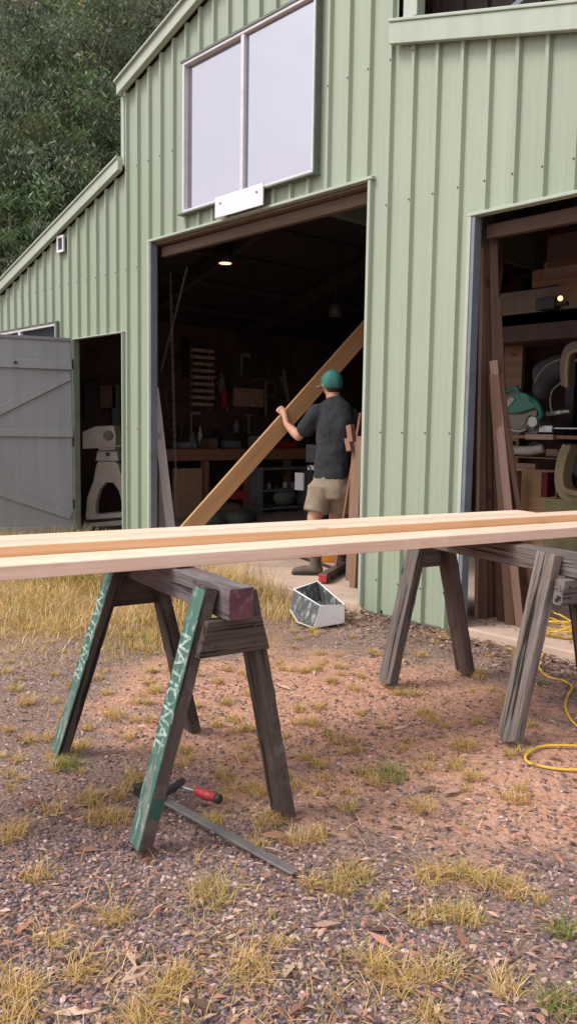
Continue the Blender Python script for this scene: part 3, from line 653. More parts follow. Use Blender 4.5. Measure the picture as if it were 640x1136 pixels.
# ------------------------------------------------------------------ sawhorses
m, N, Lk, b = mat('green_painted_wood'); GPW = m
t = N.new('ShaderNodeTexCoord'); o_ = t.outputs['Object']
n1 = noise(N, Lk, o_, 10, 8, .7, (.15, 1, 1)); n2 = noise(N, Lk, o_, 26, 7, .75, (.35, 1, 1))
r1 = ramp(N, [(.35, (.03, .085, .065)), (.65, (.07, .16, .125))]); Lk(n1.outputs[0], r1.inputs[0])
r2 = ramp(N, [(.54, (0, 0, 0)), (.66, (.85, .85, .85))]); Lk(n2.outputs[0], r2.inputs[0]); colr = mixc(N, Lk, r2.outputs[0], r1.outputs[0], (.24, .22, .19))
n3 = noise(N, Lk, o_, 40, 5, .7, (.5, 1, 1)); r3 = ramp(N, [(.56, (0, 0, 0)), (.68, (1, 1, 1))]); Lk(n3.outputs[0], r3.inputs[0]); colr = mixc(N, Lk, r3.outputs[0], colr, (.42, .50, .45))
Lk(colr, b.inputs['Base Color']); b.inputs['Roughness'].default_value = .6; bump(N, Lk, b, n2.outputs[0], .4, .004)
m, N, Lk, b = mat('worn_white_lettering'); LETM = m
t = N.new('ShaderNodeTexCoord'); n1 = noise(N, Lk, t.outputs['Object'], 60, 6, .7); r1 = ramp(N, [(.42, (.08, .18, .14)), (.58, (.42, .52, .46))]); Lk(n1.outputs[0], r1.inputs[0])
Lk(r1.outputs[0], b.inputs['Base Color']); b.inputs['Roughness'].default_value = .7
def text_on(parent, frm, xs0, length, h, body, z_off, name='lettering'):
    """letters running along local x of frm on the face at local y=z_off"""
    cu = bpy.data.curves.new(name, 'FONT'); cu.body = body; cu.size = 1.0; cu.extrude = .0; cu.offset = .018
    tmp = bpy.data.objects.new('tmp_text', cu); COL.objects.link(tmp); dg = bpy.context.evaluated_depsgraph_get(); dg.update()
    me = bpy.data.meshes.new_from_object(tmp.evaluated_get(dg)); bpy.data.objects.remove(tmp)
    co_ = np.array([v.co[:] for v in me.vertices]); mn, mxx = co_.min(0), co_.max(0)
    for v in me.vertices:
        u = (v.co.x-mn[0])/(mxx[0]-mn[0]); q = (v.co.y-mn[1])/(mxx[1]-mn[1])-.5
        v.co = Vector((xs0+u*length, z_off, -q*h))
    me.materials.append(LETM); o2 = bpy.data.objects.new(name, me); link(o2, parent, frm); return o2

# ---- near sawhorse
H1 = .785
nearE = P(268, 652, 2, H1)
farE = P(152, 612, 2, H1); 
bd = V(farE.x-nearE.x, farE.y-nearE.y, 0).normalized(); bs = V(-bd.y, bd.x, 0)
if bs.y > 0: bs = -bs                       # bs points towards the camera side (-Y)
fA, fB, fC, fD_ = P(155, 938, 2, 0), P(66, 835, 2, 0), P(315, 902, 2, 0), P(213, 806, 2, 0)
SF = (farE-nearE).length; LB = SF+.11
sh1 = thing('sawhorse', 'near sawhorse with green painted lettered legs and maroon beam end', 'sawhorse', ((fA+fD_)/2), 'sawhorses under the long timbers')
b0 = nearE+V(0, 0, -.048); b1 = b0+bd*LB
board('beam', b0, b1, .096, .082, wood('maroon_grey_beam', (.22, .19, .185), (.07, .05, .052), .8, 1.3, 1.2, stain=(.12, .05, .058), stainamt=.60, bmp=.5, crack=True), sh1, rough=.0012, segs=14)
mb = MB(); fe = frame_along(b0-bd*.0015, b0-bd*.004, (0, 0, 1)); mb.box((0, -.046, -.039), (.0015, .046, .039)); mb.build('painted_end', plain('maroon_paint', (.10, .028, .036), .6, 0, .4, 14, rust=(.17, .13, .125), rustamt=.56), sh1, fe)
for k, (ft, sd, wX, wY, green) in enumerate(((fA, 1, .078, .043, True), (fB, 1, .078, .043, True), (fC, -1, .088, .045, False), (fD_, -1, .088, .045, False))):
    s_ = (ft-nearE).dot(bd)
    topo = V(nearE.x, nearE.y, 0)+bd*(.10 if s_ < SF*.6 else SF)+bs*sd*(.041+wY/2+.001)+V(0, 0, H1-.006)
    if not green: topo += V(0, 0, -.02)
    foot = V(ft.x, ft.y, -.012)
    o = board('leg', topo, foot, wX, wY, DKW if not green else DKW, sh1, side=bd, rough=.0007, segs=16, chip=.02)
    if green:
        fr_ = frame_along(topo, foot, bd); Ln = (foot-topo).length
        # which local z side faces the camera side
        zdir = V(fr_[0][2], fr_[1][2], fr_[2][2]); sg = 1 if zdir.dot(bs) > 0 else -1
        off = sg*(wY/2+.0025)
        # thin painted skin
        fr2 = frame_along(topo, foot, bd)
        mb = MB(); n_ = 24
        for i in range(n_):
            xa, xb = Ln*(.0+i/n_*.985), Ln*(.0+(i+1)/n_*.985); mb.box((xa, -wX/2+.001, min(off, off-sg*.003)), (xb, wX/2-.001, max(off, off-sg*.003)))
        mb2 = MB(); xa = Ln*.012; mb2.box((xa, -wX/2+.001, min(off, off-sg*.004)), (Ln*.985, wX/2-.001, max(off, off-sg*.004)))
        pn_ = mb2.build('painted_face', GPW, o, fr2)
        # lettering runs down the leg: local x down, letters' height along local y
        rot = fr2 @ Matrix.Rotation(PI/2 if sg > 0 else -PI/2, 4, 'X')
        # build in a frame whose y is the outward normal
        yax = zdir*sg; xax = (foot-topo).normalized(); zax = xax.cross(yax)
        m4 = Matrix((xax, yax, zax)).transposed().to_4x4(); m4.translation = topo
        text_on(o, m4, Ln*.19, Ln*.44, wX*.86, 'NATIONAL', abs(off)+.0012)
        if k == 0:   # painted band low on the leg
            mb = MB(); fr3 = frame_along(topo, foot, bd); sx = (V(fr3[0][1], fr3[1][1], fr3[2][1])).dot(V(1, 0, 0)); ss = 1 if sx > 0 else -1
            mb.box((Ln*.79, min(ss*(wX/2+.0005), ss*(wX/2+.002)), -wY*.46), (Ln*.865, max(ss*(wX/2+.0005), ss*(wX/2+.002)), wY*.46)); mb.build('painted_band', plain('dark_green_paint', (.02, .07, .05), .6, 0, .3, 20), o, fr3)
# end cleats (trapezoid under the beam ends)
def cleat(cpos, axis_d, w_t, w_b, h, th, mt, parent):
    """plate across the legs; axis_d = beam direction (thickness)"""
    y = axis_d.normalized(); x = y.cross(V(0, 0, 1)).normalized(); m4 = Matrix((x, y, V(0, 0, 1))).transposed().to_4x4(); m4.translation = cpos
    mb = MB(); mb.prism([(-w_t/2, h/2), (w_t/2, h/2), (w_b/2, -h/2), (-w_b/2, -h/2)], -th/2, th/2)
    o2 = mb.build('cleat', mt, parent, m4, bev=.003)
    for sx in (-1, 1):
        for sz in (-.22, .22):
            mb = MB().tube([(sx*w_t*.36, -th/2+.0005, h*sz), (sx*w_t*.36, -th/2-.003, h*sz)], .005, 8); mb.build('nail_head', DARKST, o2, m4)
    return o2
cleat(nearE+bd*.058+V(0, 0, -.155), -bd*-1, .185, .245, .108, .048, DKW, sh1)
cleat(nearE+bd*(LB-.065)+V(0, 0, -.155), -bd, .185, .245, .108, .048, DKW, sh1)

# ---- right sawhorse
H2 = .775
nearR = P(668, 612, 2, H2); farR = P(478, 592, 2, H2)
gA, gB, gC = P(563, 826, 2, 0), P(428, 762, 2, 0), P(517, 748, 2, 0)
gD = gA+(gC-gB)
bd2 = V(((gB+gC)/2-(gA+gD)/2).x, ((gB+gC)/2-(gA+gD)/2).y, 0).normalized(); bs2 = V(-bd2.y, bd2.x, 0)
if bs2.y > 0: bs2 = -bs2
mid2 = (gA+gD)/2; nearR = V(mid2.x, mid2.y, H2)-bd2*.18
# slide sideways so that the beam sits mid-way between the feet
LB2 = ((gB+gC)/2-mid2).length+.30
sh2 = thing('sawhorse', 'bare grey weathered sawhorse in front of the ribbed steel pillar', 'sawhorse', (mid2+(gB+gC)/2)/2, 'sawhorses under the long timbers')
b0 = nearR+V(0, 0, -.045)
board('beam', b0, b0+bd2*LB2, .09, .09, OLDW, sh2, rough=.0009, segs=14)
for ft, sd in ((gA, 1), (gB, 1), (gC, -1), (gD, -1)):
    s_ = (ft-nearR).dot(bd2)
    topo = V(nearR.x, nearR.y, 0)+bd2*s_+bs2*sd*(.046+.023)+V(0, 0, H2-.004 if sd > 0 else H2-.03)
    board('leg', topo, V(ft.x, ft.y, -.014), .098, .046, OLDW if sd > 0 else wood('brown_weathered_wood', (.11, .08, .068), (.04, .03, .026), .85, 1.4, 1.4, bmp=.6, crack=True), sh2, side=bd2, rough=.0009, segs=16, chip=.05)
cleat(nearR+bd2*.095+V(0, 0, -.145), bd2, .20, .23, .10, .05, OLDW, sh2)
cleat(nearR+bd2*(LB2-.08)+V(0, 0, -.145), -bd2, .20, .23, .10, .05, OLDW, sh2)

# ------------------------------------------------------------------ long timbers on the sawhorses
HT = .788
fl_, frr = P(0, 645, 2, HT), P(640, 595.5, 2, HT)      # bottom front edge of the front timber
td = (frr-fl_).normalized(); tn = V(-td.y, td.x, 0)
if tn.dot(V(-1, 0, 0)) < 0: tn = -tn                    # away from camera
# front timber
TH = .045
def lay(name, off, wdt, hgt, s0, s1, mt, label, dz=0, extra=0):
    c = fl_+tn*(off+wdt/2)+V(0, 0, hgt/2+dz)
    dd = td
    if extra: dd = (td+tn*extra).normalized()
    o = board(name, c+dd*s0, c+dd*s1, wdt, hgt, mt, None, side=tn, bev=.003); tag(o, label, 'timber', 'long sawn timbers laid across the sawhorses'); return o
TIMS = lay
lay('timber', 0, .175, .045, -.55, 4.1, PINE, 'broad flat sawn timber nearest the camera on the sawhorses')
om = lay('timber', .178, .138, .079, -.62, 3.4, PINE, 'thicker middle timber with an orange glow coloured onto its side above the front one')
om.data.materials.append(PINE_GLOW)  # bounce glow painted into the colour of the camera-side face, top stays plain pine
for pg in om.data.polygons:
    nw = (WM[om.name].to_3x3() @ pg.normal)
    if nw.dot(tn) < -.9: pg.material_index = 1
lay('timber', .322, .128, .080, -.5, 2.62, PINE, 'rearmost pink topped timber whose right end stops short')

# ------------------------------------------------------------------ clamp on the ground
ca, cb = P(176, 884, 2, .012), P(327, 968, 2, .012)
cl = thing('bar_clamp', 'long steel bar clamp with a red handle lying beside the near sawhorse', 'clamp', (ca+cb)/2)
cdir = (cb-ca).normalized()
o = board('bar', ca-cdir*.06, cb, .03, .008, STEEL, cl, side=cdir.cross(V(0, 0, 1)), bev=.001)
h0, h1 = P(192, 870, 2, .03), P(244, 886, 2, .03)
hd = (h1-h0).normalized()
mb = MB(); mb.tube([h0-hd*.02, h0+hd*.12], .0055, 10); mb.build('screw', STEEL, cl, smooth=True)
ga, gb = P(217, 877, 2, .028), P(244, 887, 2, .028)
mb = MB(); q = [ga, ga+(gb-ga)*.08, ga+(gb-ga)*.5, ga+(gb-ga)*.85]; mb.tube(q, [.011, .016, .0175, .015], 16); hn = mb.build('handle', RED, cl, smooth=True)
mb = MB(); mb.tube([ga+(gb-ga)*.855, ga+(gb-ga)*.98, ga+(gb-ga)*1.04], [.016, .017, .011], 16); mb.build('end_cap', BLACK, hn, smooth=True)
arm0 = P(158, 878, 2, .02); mb = MB(); mb.tube([arm0, P(176, 884, 2, .03), P(196, 872, 2, .035), P(203, 866, 2, .035)], [.011, .014, .014, .012], 8); mb.build('jaw', BLACK, cl)
mb = MB(); q = P(157, 876, 2, .03); mb.box((-.02, -.02, -.02), (.02, .02, .018), T=Matrix.Translation(q)); mb.build('fixed_jaw', BLACK, cl, bev=.004)

# ------------------------------------------------------------------ cut open container in the grass
# local: open top tray lying on its side slope; measured corners on the photo
cB = P(352, 690, 2, .0)
m, N, Lk, b = mat('scratched_black_side'); BSIDE = m
t = N.new('ShaderNodeTexCoord'); n1 = noise(N, Lk, t.outputs['Object'], 30, 7, .75, (1, 1, .2)); r1 = ramp(N, [(.45, (.055, .06, .06)), (.55, (.10, .11, .11)), (.62, (.40, .40, .38))]); Lk(n1.outputs[0], r1.inputs[0]); Lk(r1.outputs[0], b.inputs['Base Color']); b.inputs['Roughness'].default_value = .5
dep0 = (cB-CAM).dot(VD)
bk = thing('cut_container', 'white plastic container cut open with scratched grey side in the grass', 'container', cB)
# corners (px,py) of the rim: back-left, front-left, front-right, back-right  and bottoms
def cd(px, py, dd): return D(px, py, dep0+dd)
A = cd(326, 654, .10); Bq = cd(355, 672, -.12); Cq = cd(382, 671, -.02); Dq = cd(352, 645, .26)
A2 = V(*A); 
lowB = cd(348, 697, -.12); lowC = cd(382, 691, -.02); lowA = cd(322, 676, .08); lowM = cd(330, 690, .0); lowD = cd(356, 668, .26)
def panel(mb, qs, th, mi=0):
    qs = [Vector(q) for q in qs]; nn = (qs[1]-qs[0]).cross(qs[2]-qs[0]).normalized()*th; k = len(qs)
    mb.add(qs+[q+nn for q in qs], [tuple(range(k)), tuple(range(2*k-1, k-1, -1))]+[(i, i+k, (i+1) % k+k, (i+1) % k) for i in range(k)], mi)
WPL = plain('white_plastic', (.85, .85, .86), .45, 0, .06, 10)
mb = MB(); panel(mb, [A, Bq, lowB, lowM, lowA], .003); mb.build('side_panel', BSIDE, bk)
mb = MB(); panel(mb, [Bq+(Bq-A)*.01, Cq, lowC, lowB], .004); mb.build('end_panel', WPL, bk)
mb = MB(); panel(mb, [Cq, Dq, lowD, lowC], .003); mb.build('side_panel', BSIDE, bk)
mb = MB(); panel(mb, [Dq, A, lowA, lowD], .003); mb.build('end_panel', BSIDE, bk)
mb = MB(); panel(mb, [lowA+V(0, 0, .012), lowM+V(0, 0, .012), lowB+V(0, 0, .012), lowC+V(0, 0, .012), lowD+V(0, 0, .012)], .003); mb.build('bottom', BSIDE, bk)
mb = MB(); mb.tube([A, Bq, Cq, Dq, A], .0045, 8); mb.build('rim', WPL, bk, smooth=True)
mb = MB(); mb.tube([lowA, lowM, lowB], .007, 8); mb.build('bottom_rim', plain('cream_rim', (.5, .45, .36), .6), bk, smooth=True)

# ------------------------------------------------------------------ extension cords
def spline(pts, n=10):
    pts = [Vector(p) for p in pts]; out_ = []
    for i in range(len(pts)-1):
        p0 = pts[max(i-1, 0)]; p1 = pts[i]; p2 = pts[i+1]; p3 = pts[min(i+2, len(pts)-1)]
        for k in range(n):
            t_ = k/n; out_.append(.5*((2*p1)+(-p0+p2)*t_+(2*p0-5*p1+4*p2-p3)*t_*t_+(-p0+3*p1-3*p2+p3)*t_**3))
    return out_+[pts[-1]]
yel = [(700, 838), (660, 829), (620, 827), (597, 829), (583, 838), (586, 846), (604, 851), (630, 854), (670, 853), (720, 848)]
o = MB().tube(spline([P(a, c, 2, .006) for a, c in yel]), .0058, 8).build('extension_cord', YEL, smooth=True); tag(o, 'single loop of yellow extension cord on gravel right of the grey sawhorse', 'cord')
y2 = [(596, 700), (603, 690), (618, 686), (598, 694), (602, 706), (606, 718), (600, 730), (598, 741), (608, 751), (624, 755), (634, 762), (629, 772), (627, 786), (638, 804), (660, 815)]
o = MB().tube(spline([P(a, c, 2, .008) for a, c in y2]), .0058, 8).build('extension_cord', YEL, smooth=True); tag(o, 'yellow extension cord snaking out from the shed floor edge behind the grey sawhorse', 'cord')
cc = P(612, 706, 2, .05); mb = MB()
for q in range(7):
    pts = []; r0 = .10+.05*random.random(); ph = random.random()*6; tl = random.uniform(-.3, .3)
    ax = Quaternion(V(random.uniform(-1, 1), random.uniform(-1, 1), .3).normalized(), random.uniform(-.5, .5))
    for i in range(25):
        a = ph+2*PI*i/24*.97; v = V(math.cos(a)*r0*1.1, math.sin(a)*r0*.8, .02*math.sin(2*a+ph)+.013*q); v = ax @ v; v.z = max(v.z, -.005); pts.append(V(cc.x, cc.y+.06, .065)+v)
    mb.tube(pts, .0042, 6)
o = mb.build('cord_coil', YEL, smooth=True); tag(o, 'tangled coil of yellow cord lying on the shed floor edge', 'cord coil')

# ------------------------------------------------------------------ person
HD = (P(345, 638, 2, .05)-CAM).dot(VD)
def J(px, py, dd=0): return D(px, py, HD+dd)
per = thing('person', 'person seen from behind in teal cap, charcoal t-shirt and khaki shorts steadying a plank', 'person', P(352, 632, 2, .05))
def caps(mb, chain, n=14):
    """tapered limb with round ends: list of (point, radius)"""
    for i in range(len(chain)-1):
        (p, r), (q, s_) = chain[i], chain[i+1]
        mb.tube([p, q], [r, s_], n)
    for p, r in chain: mb.ball(p, r, n)
FWD = V(-.72, .69, 0).normalized(); LFT = V(-.69, -.72, 0).normalized()     # he faces into the shed; his left is towards the left-front
body = MB()
neck = J(371, 441, .0); headc = J(368, 426, .02)
shL, shR = J(351, 459, .02), J(386, 463, .05); chest = J(371, 478, .0); waist = J(368, 518, 0); hipL, hipR = J(356, 545, 0), J(378, 545, 0)
elL, wrL = J(331, 484, .16), J(318, 471, .33)
elR, wrR = J(380, 478, .30), J(376, 452, .40)
knL, anL = J(348, 577, -.02), J(350, 622, .0)
knR, anR = J(372, 574, .16), J(377, 612, .22)
caps(body, [(neck+V(0, 0, -.06), .062), (headc+V(0, 0, -.03), .058)])
body.ball(headc, (.076, .085, .108), 18, T=Matrix.Rotation(math.atan2(FWD.y, FWD.x)-PI/2, 4, 'Z'))
hd_f = (Matrix.Rotation(.35, 3, 'Z') @ FWD)       # head turned a little to his left
body.ball(headc+hd_f*.062+V(0, 0, -.052), (.045, .045, .045), 12)
body.ball(headc+hd_f*.098+V(0, 0, -.018), (.012, .012, .022), 10)
hl = V(-hd_f.y, hd_f.x, 0)
for s_ in (-1, 1): body.ball(headc+hl*s_*.078+V(0, 0, -.012)-hd_f*.005, (.014, .014, .030), 10)
caps(body, [(shL, .050), (chest, .10), (shR, .050)]); caps(body, [(chest, .105), (waist, .10)]); caps(body, [(waist, .10), (hipL, .085)]); caps(body, [(waist, .10), (hipR, .085)])
caps(body, [(shL, .056), ((shL+elL)/2, .048), (elL, .041), ((elL*.65+wrL*.35), .043), (wrL, .027)])
caps(body, [(shR, .056), (elR, .041), (wrR, .027)])
caps(body, [(hipL, .09), (knL, .058), ((knL*.7+anL*.3)+V(0, 0, 0)-FWD*.012, .060), (anL, .038)])
caps(body, [(hipR, .09), (knR, .058), ((knR*.7+anR*.3)-FWD*.012, .060), (anR, .038)])
# plank first (the hands close on it)
plH = D(322, 461, HD+.46)                      # plank centre near his left hand
plB = P(181, 620, 2, .13); pd = (plH-plB).normalized()
plT = D(401, 369, HD+.1+.05)
plT = plH+pd*1.15
viewd = (plH-CAM).normalized(); pw = pd.cross(viewd).normalized()         # across the plank in the picture
if pw.z < 0: pw = -pw
PLKW, PLKT = .150, .045
# hands
def hand(mb, wrist, palm_c, fdir, across, up, curl, thumb_dir, s_=1):
    """palm ball + four curled fingers + thumb"""
    caps(mb, [(wrist, .027), (palm_c, .030)], 10)
    mb.ball(palm_c, .034, 12)
    Ls = [.070, .078, .074, .058]
    for i in range(4):
        base = palm_c+across*((i-1.5)*.020)+fdir*.022
        p1 = base+fdir*Ls[i]*.45; p2 = p1+(fdir*.45+curl*.9).normalized()*Ls[i]*.34; p3 = p2+(curl-fdir*.25).normalized()*Ls[i]*.3
        caps(mb, [(base, .0105), (p1, .010), (p2, .009), (p3, .0078)], 8)
    tb = palm_c-across*.03; t1 = tb+(thumb_dir*.8-across*.5).normalized()*.036; t2 = t1+thumb_dir*.034
    caps(mb, [(tb, .013), (t1, .0115), (t2, .009)], 8)
edge = plH+pw*(PLKW/2-.018)-pd*.02                    # top-left edge of the plank
palmL = edge-viewd*.050
hand(body, wrL, palmL, (pw*.95+viewd*.15).normalized(), pd, V(0, 0, 1), (viewd).normalized(), (pd*.6-pw*.5-viewd*.2).normalized())
plR = plH+pd*.44; edR = plR-pw*(PLKW/2+.012)
wr2 = edR-viewd*.02-pw*.03
caps(body, [(elR, .041), (wr2-pw*.05, .028)])
hand(body, wr2-pw*.05, edR-viewd*.02-pw*.01, (-pw*-.3+viewd*.7).normalized(), -pd, V(0, 0, 1), pw, (pw*.8-viewd*.2).normalized())
o = body.build('body', SKIN, per, smooth=True); remesh(o, .008, 5)
# shirt
s1 = MB()
tw = math.radians(18); AX = RH*math.cos(tw)-FH*math.sin(tw); AY = FH*math.cos(tw)+RH*math.sin(tw)
def loft(mb, rings, n=28):
    vs = []
    for c, a_, b__ in rings:
        for k in range(n):
            t_ = 2*PI*k/n; ca_, sa_ = math.cos(t_), math.sin(t_)
            vs.append(Vector(c)+AX*(a_*math.copysign(abs(ca_)**.85, ca_))+AY*(b__*math.copysign(abs(sa_)**.85, sa_)))
    m2 = len(rings); mb.add(vs, [(i*n+k, i*n+(k+1) % n, (i+1)*n+(k+1) % n, (i+1)*n+k) for i in range(m2-1) for k in range(n)]+[tuple(range(n-1, -1, -1)), tuple((m2-1)*n+k for k in range(n))])
loft(s1, [(J(367, 531), 0.150, 0.122), (J(367, 520), 0.144, 0.116), (J(368, 505), 0.141, 0.112), (J(370, 490), 0.147, 0.114), (J(371, 475), 0.158, 0.116), (J(371.5, 463), 0.163, 0.112), (J(371.5, 455), 0.157, 0.100), (J(371.5, 449), .135, .088), (J(371.5, 444), .085, .070), (J(371.5, 439.5), .060, .062)])
shL = J(354, 460, .02); shR = J(388, 462, .04)
slE = shL+(elL-shL)*.66; caps(s1, [(J(351, 459, .02), .080), (slE, .074)], 16)
slR = shR+(elR-shR)*.7; caps(s1, [(shR, .082), (slR, .070)], 16)
o = s1.build('t_shirt', SHIRT, per, smooth=True); remesh(o, .009, 9)
tx = bpy.data.textures.new('folds', 'CLOUDS'); tx.noise_scale = .09
dm = o.modifiers.new('folds', 'DISPLACE'); dm.texture = tx; dm.strength = .020; dm.mid_level = .5
# shorts
s2 = MB()
loft(s2, [(J(367, 553), .140, .115), (J(367, 540), .150, .122), (J(367, 528), .146, .116), (J(367, 524), .140, .11)])
def flat(mb, a, c, r0, r1): mb.tube([a, c], [r0, r1], 20)
flat(s2, hipL+V(0, 0, .03), hipL+(knL-hipL)*.74, .112, .104); flat(s2, hipR+V(0, 0, .03), hipR+(knR-hipR)*.70, .112, .105)
s2.ball(hipL, .112, 16); s2.ball(hipR, .114, 16)
o = s2.build('shorts', SHORTS, per, smooth=True); remesh(o, .009, 4)
dm = o.modifiers.new('folds', 'DISPLACE'); dm.texture = tx; dm.strength = .012
# cap
cp = MB(); rotH = Matrix.Rotation(math.atan2(hd_f.y, hd_f.x)-PI/2, 4, 'Z')
n_ = 20; vs_ = []; fs2 = []
for i in range(7):
    th = PI/2*i/6*1.30
    for k in range(n_):
        a = 2*PI*k/n_; v = V(.092*math.sin(th)*math.cos(a), .108*math.sin(th)*math.sin(a), .112*math.cos(th)+(.02 if math.sin(a) > .3 and i == 6 else 0)+.004*math.sin(6*a+i)*(i > 2)); vs_.append(rotH @ v+headc+V(0, 0, .012))
for i in range(6):
    for k in range(n_): fs2.append((i*n_+k, (i+1)*n_+k, (i+1)*n_+(k+1) % n_, i*n_+(k+1) % n_))
cp.add(vs_, fs2); o = cp.build('cap', CAPM, per, smooth=True); sd_ = o.modifiers.new('s', 'SOLIDIFY'); sd_.thickness = .004; ss_ = o.modifiers.new('sub', 'SUBSURF'); ss_.levels = ss_.render_levels = 2; dc = o.modifiers.new('folds', 'DISPLACE'); dc.texture = bpy.data.textures['folds']; dc.strength = .014
bm_ = MB(); vs_ = []
for i in range(9):
    a = -.95+1.9*i/8
    for r_, dz in ((.098, -.015), (.098+.078*math.cos(a*.95), -.026)):
        v = V(r_*math.sin(a)*.80, r_*math.cos(a) if r_ < .1 else .085+.065*math.cos(a), dz*1.2); vs_.append(rotH @ v+headc+V(0, 0, .012))
bm_.add(vs_, [(2*i, 2*i+1, 2*i+3, 2*i+2) for i in range(8)]); ob = bm_.build('brim', CAPB, o, smooth=True); sd_ = ob.modifiers.new('s', 'SOLIDIFY'); sd_.thickness = .006
mb = MB(); mb.ball(headc+V(0, 0, .124), .009, 8); mb.build('button', CAPM, o, smooth=True)
hr = MB(); hr.ball(headc-hd_f*.030+V(0, 0, -.034), (.066, .060, .052), 14, T=rotH); hr.build('hair', HAIR, per, smooth=True)
# boots, socks
for an, fd in ((anL, V(-.80, .0, 0)), (anR, V(-.6, .6, 0))):
    fd = (fd - V(0, 0, fd.z)).normalized() if an is anR else (RD*-1).normalized()
    g = V(an.x, an.y, .05); bt = MB()
    caps(bt, [(g+V(0, 0, .05), .046), (g+V(0, 0, .165), .050)], 14)
    caps(bt, [(g-fd*.025+V(0, 0, .045), .042), (g+fd*.09+V(0, 0, .040), .040), (g+fd*.165+V(0, 0, .034), .032)], 14)
    o = bt.build('boot', BOOT, per, smooth=True); remesh(o, .009, 4)
    sb = MB(); 
    sp_ = [(-.075, -.034), (-.06, .036), (.04, .042), (.12, .046), (.185, .035), (.20, 0), (.185, -.03), (.10, -.042), (.02, -.036), (-.06, -.036)]
    q_ = V(-fd.y, fd.x, 0); vs_ = [g+fd*a+q_*c+V(0, 0, z) for z in (.002, .022) for a, c in sp_]; k = len(sp_)
    sb.add(vs_, [tuple(range(k)), tuple(range(2*k-1, k-1, -1))]+[(i, i+k, (i+1) % k+k, (i+1) % k) for i in range(k)]); sb.build('sole', BLACK, o)
    cf = MB(); cf.tube([g+V(0, 0, .15), g+V(0, 0, .20)], [.050, .049], 16); cf.build('sock', plain('grey_sock', (.13, .12, .115), .9), per, smooth=True)
# the plank he holds
pw2 = (pw*math.cos(.30)+pd.cross(pw)*math.sin(.30)*(-1 if (pd.cross(pw)).dot(viewd) > 0 else 1))
o = board('plank', plB, plT, PLKW, PLKT, PLK, None, side=pw2, bev=.003); tag(o, 'wide orange plank leaning diagonally across the tall doorway in the hands of the person', 'plank')

# ------------------------------------------------------------------ inside, left bay
lp = P(250, 292, 1, 1.5)
lamp = thing('ceiling_lamp', 'dark canister lamp with warm glowing disc under the roof', 'ceiling lamp', lp, 'canister lamps under the shed roof')
mb = MB(); mb.tube([lp+V(0, 0, .0), lp+V(0, 0, .05), lp+V(0, 0, .19)], [.088, .085, .07], 20); mb.build('shade', DARKST, lamp, smooth=True)
mb = MB(); mb.tube([lp+V(0, 0, -.004), lp+V(0, 0, .001)], [.066, .07], 20); mb.build('bulb', LAMPM, lamp)
mb = MB(); mb.tube([lp+V(0, 0, .19), lp+V(0, 0, .19+max(.05, z_ll(lp.x) - lp.z-.15 if lp.x < XC0 else .5))], .012, 8); mb.build('stem', DARKST, lamp)
l2 = P(372, 351, 1, 3.2); lamp2 = thing('ceiling_lamp', 'unlit dark canister lamp hanging farther back above the plank', 'ceiling lamp', l2, 'canister lamps under the shed roof')
mb = MB(); mb.tube([l2, l2+V(0, 0, .2)], [.085, .07], 20); mb.build('shade', STL2, lamp2, smooth=True)
mb = MB(); mb.tube([l2+V(0, 0, -.004), l2+V(0, 0, .001)], [.05, .06], 16); mb.build('bulb', GREY, lamp2)
mb = MB(); mb.tube([l2+V(0, 0, .2), l2+V(0, 0, .75)], .012, 8); mb.build('stem', DARKST, lamp2)
# hand chain
mb = MB()
def chain_pts(a, c, mb, step=.030):
    a, c = Vector(a), Vector(c); Ln = (c-a).length; n = int(Ln/step); d = (c-a).normalized(); e1 = d.orthogonal().normalized(); e2 = d.cross(e1)
    for i in range(n):
        p = a+d*(i*step+.015); e = e1 if i % 2 else e2
        ring = [p+d*math.cos(t_)*.020+e*math.sin(t_)*.011 for t_ in [2*PI*k/8 for k in range(9)]]; mb.tube(ring, .0026, 5, caps=False)
ya = .30
chain_pts(P(189, 300, 1, ya), P(197, 597, 1, ya), mb); chain_pts(P(208, 296, 1, ya), P(178, 415, 1, ya), mb)
o = mb.build('hoist_chain', plain('dull_chain', (.16, .15, .15), .5, .6), smooth=True); tag(o, 'thin steel hand chain hanging just inside the tall doorway', 'chain')
# white boards leaning at the left jamb of the tall doorway
def lean(px0, py0, px1, py1, ybot, ytop, wd, th, mt, name, label, cat, group=None, zf=.05):
    a = P(px0, py0, 1, ybot) if zf is None else P(px0, py0, 2, zf)
    c = P(px1, py1, 1, ytop); o = board(name, a, c, wd, th, mt, None, side=(1, .2, 0)); tag(o, label, cat, group); return o
a = P(193, 596, 1, .30); c = P(174, 452, 1, .20)
o = board('leaning_board', V(a.x, a.y, .06), c+(c-a)*.15, .085, .02, PALEW, None, side=tuple(RH)); tag(o, 'pale painted board leaning inside the left jamb of the tall doorway', 'board', 'pale boards leaning at the left jamb')
a = P(184, 596, 1, .42); c = P(170, 480, 1, .26)
o = board('leaning_board', V(a.x, a.y, .06), c, .10, .02, PALEW, None, side=tuple(RH)); tag(o, 'shorter pale board with a bolt hole behind the chain at the left jamb', 'board', 'pale boards leaning at the left jamb')
# side wall things: along x=-6.18 face
XW = -6.14
def wy(px, py, x=XW): return P(px, py, 0, x)
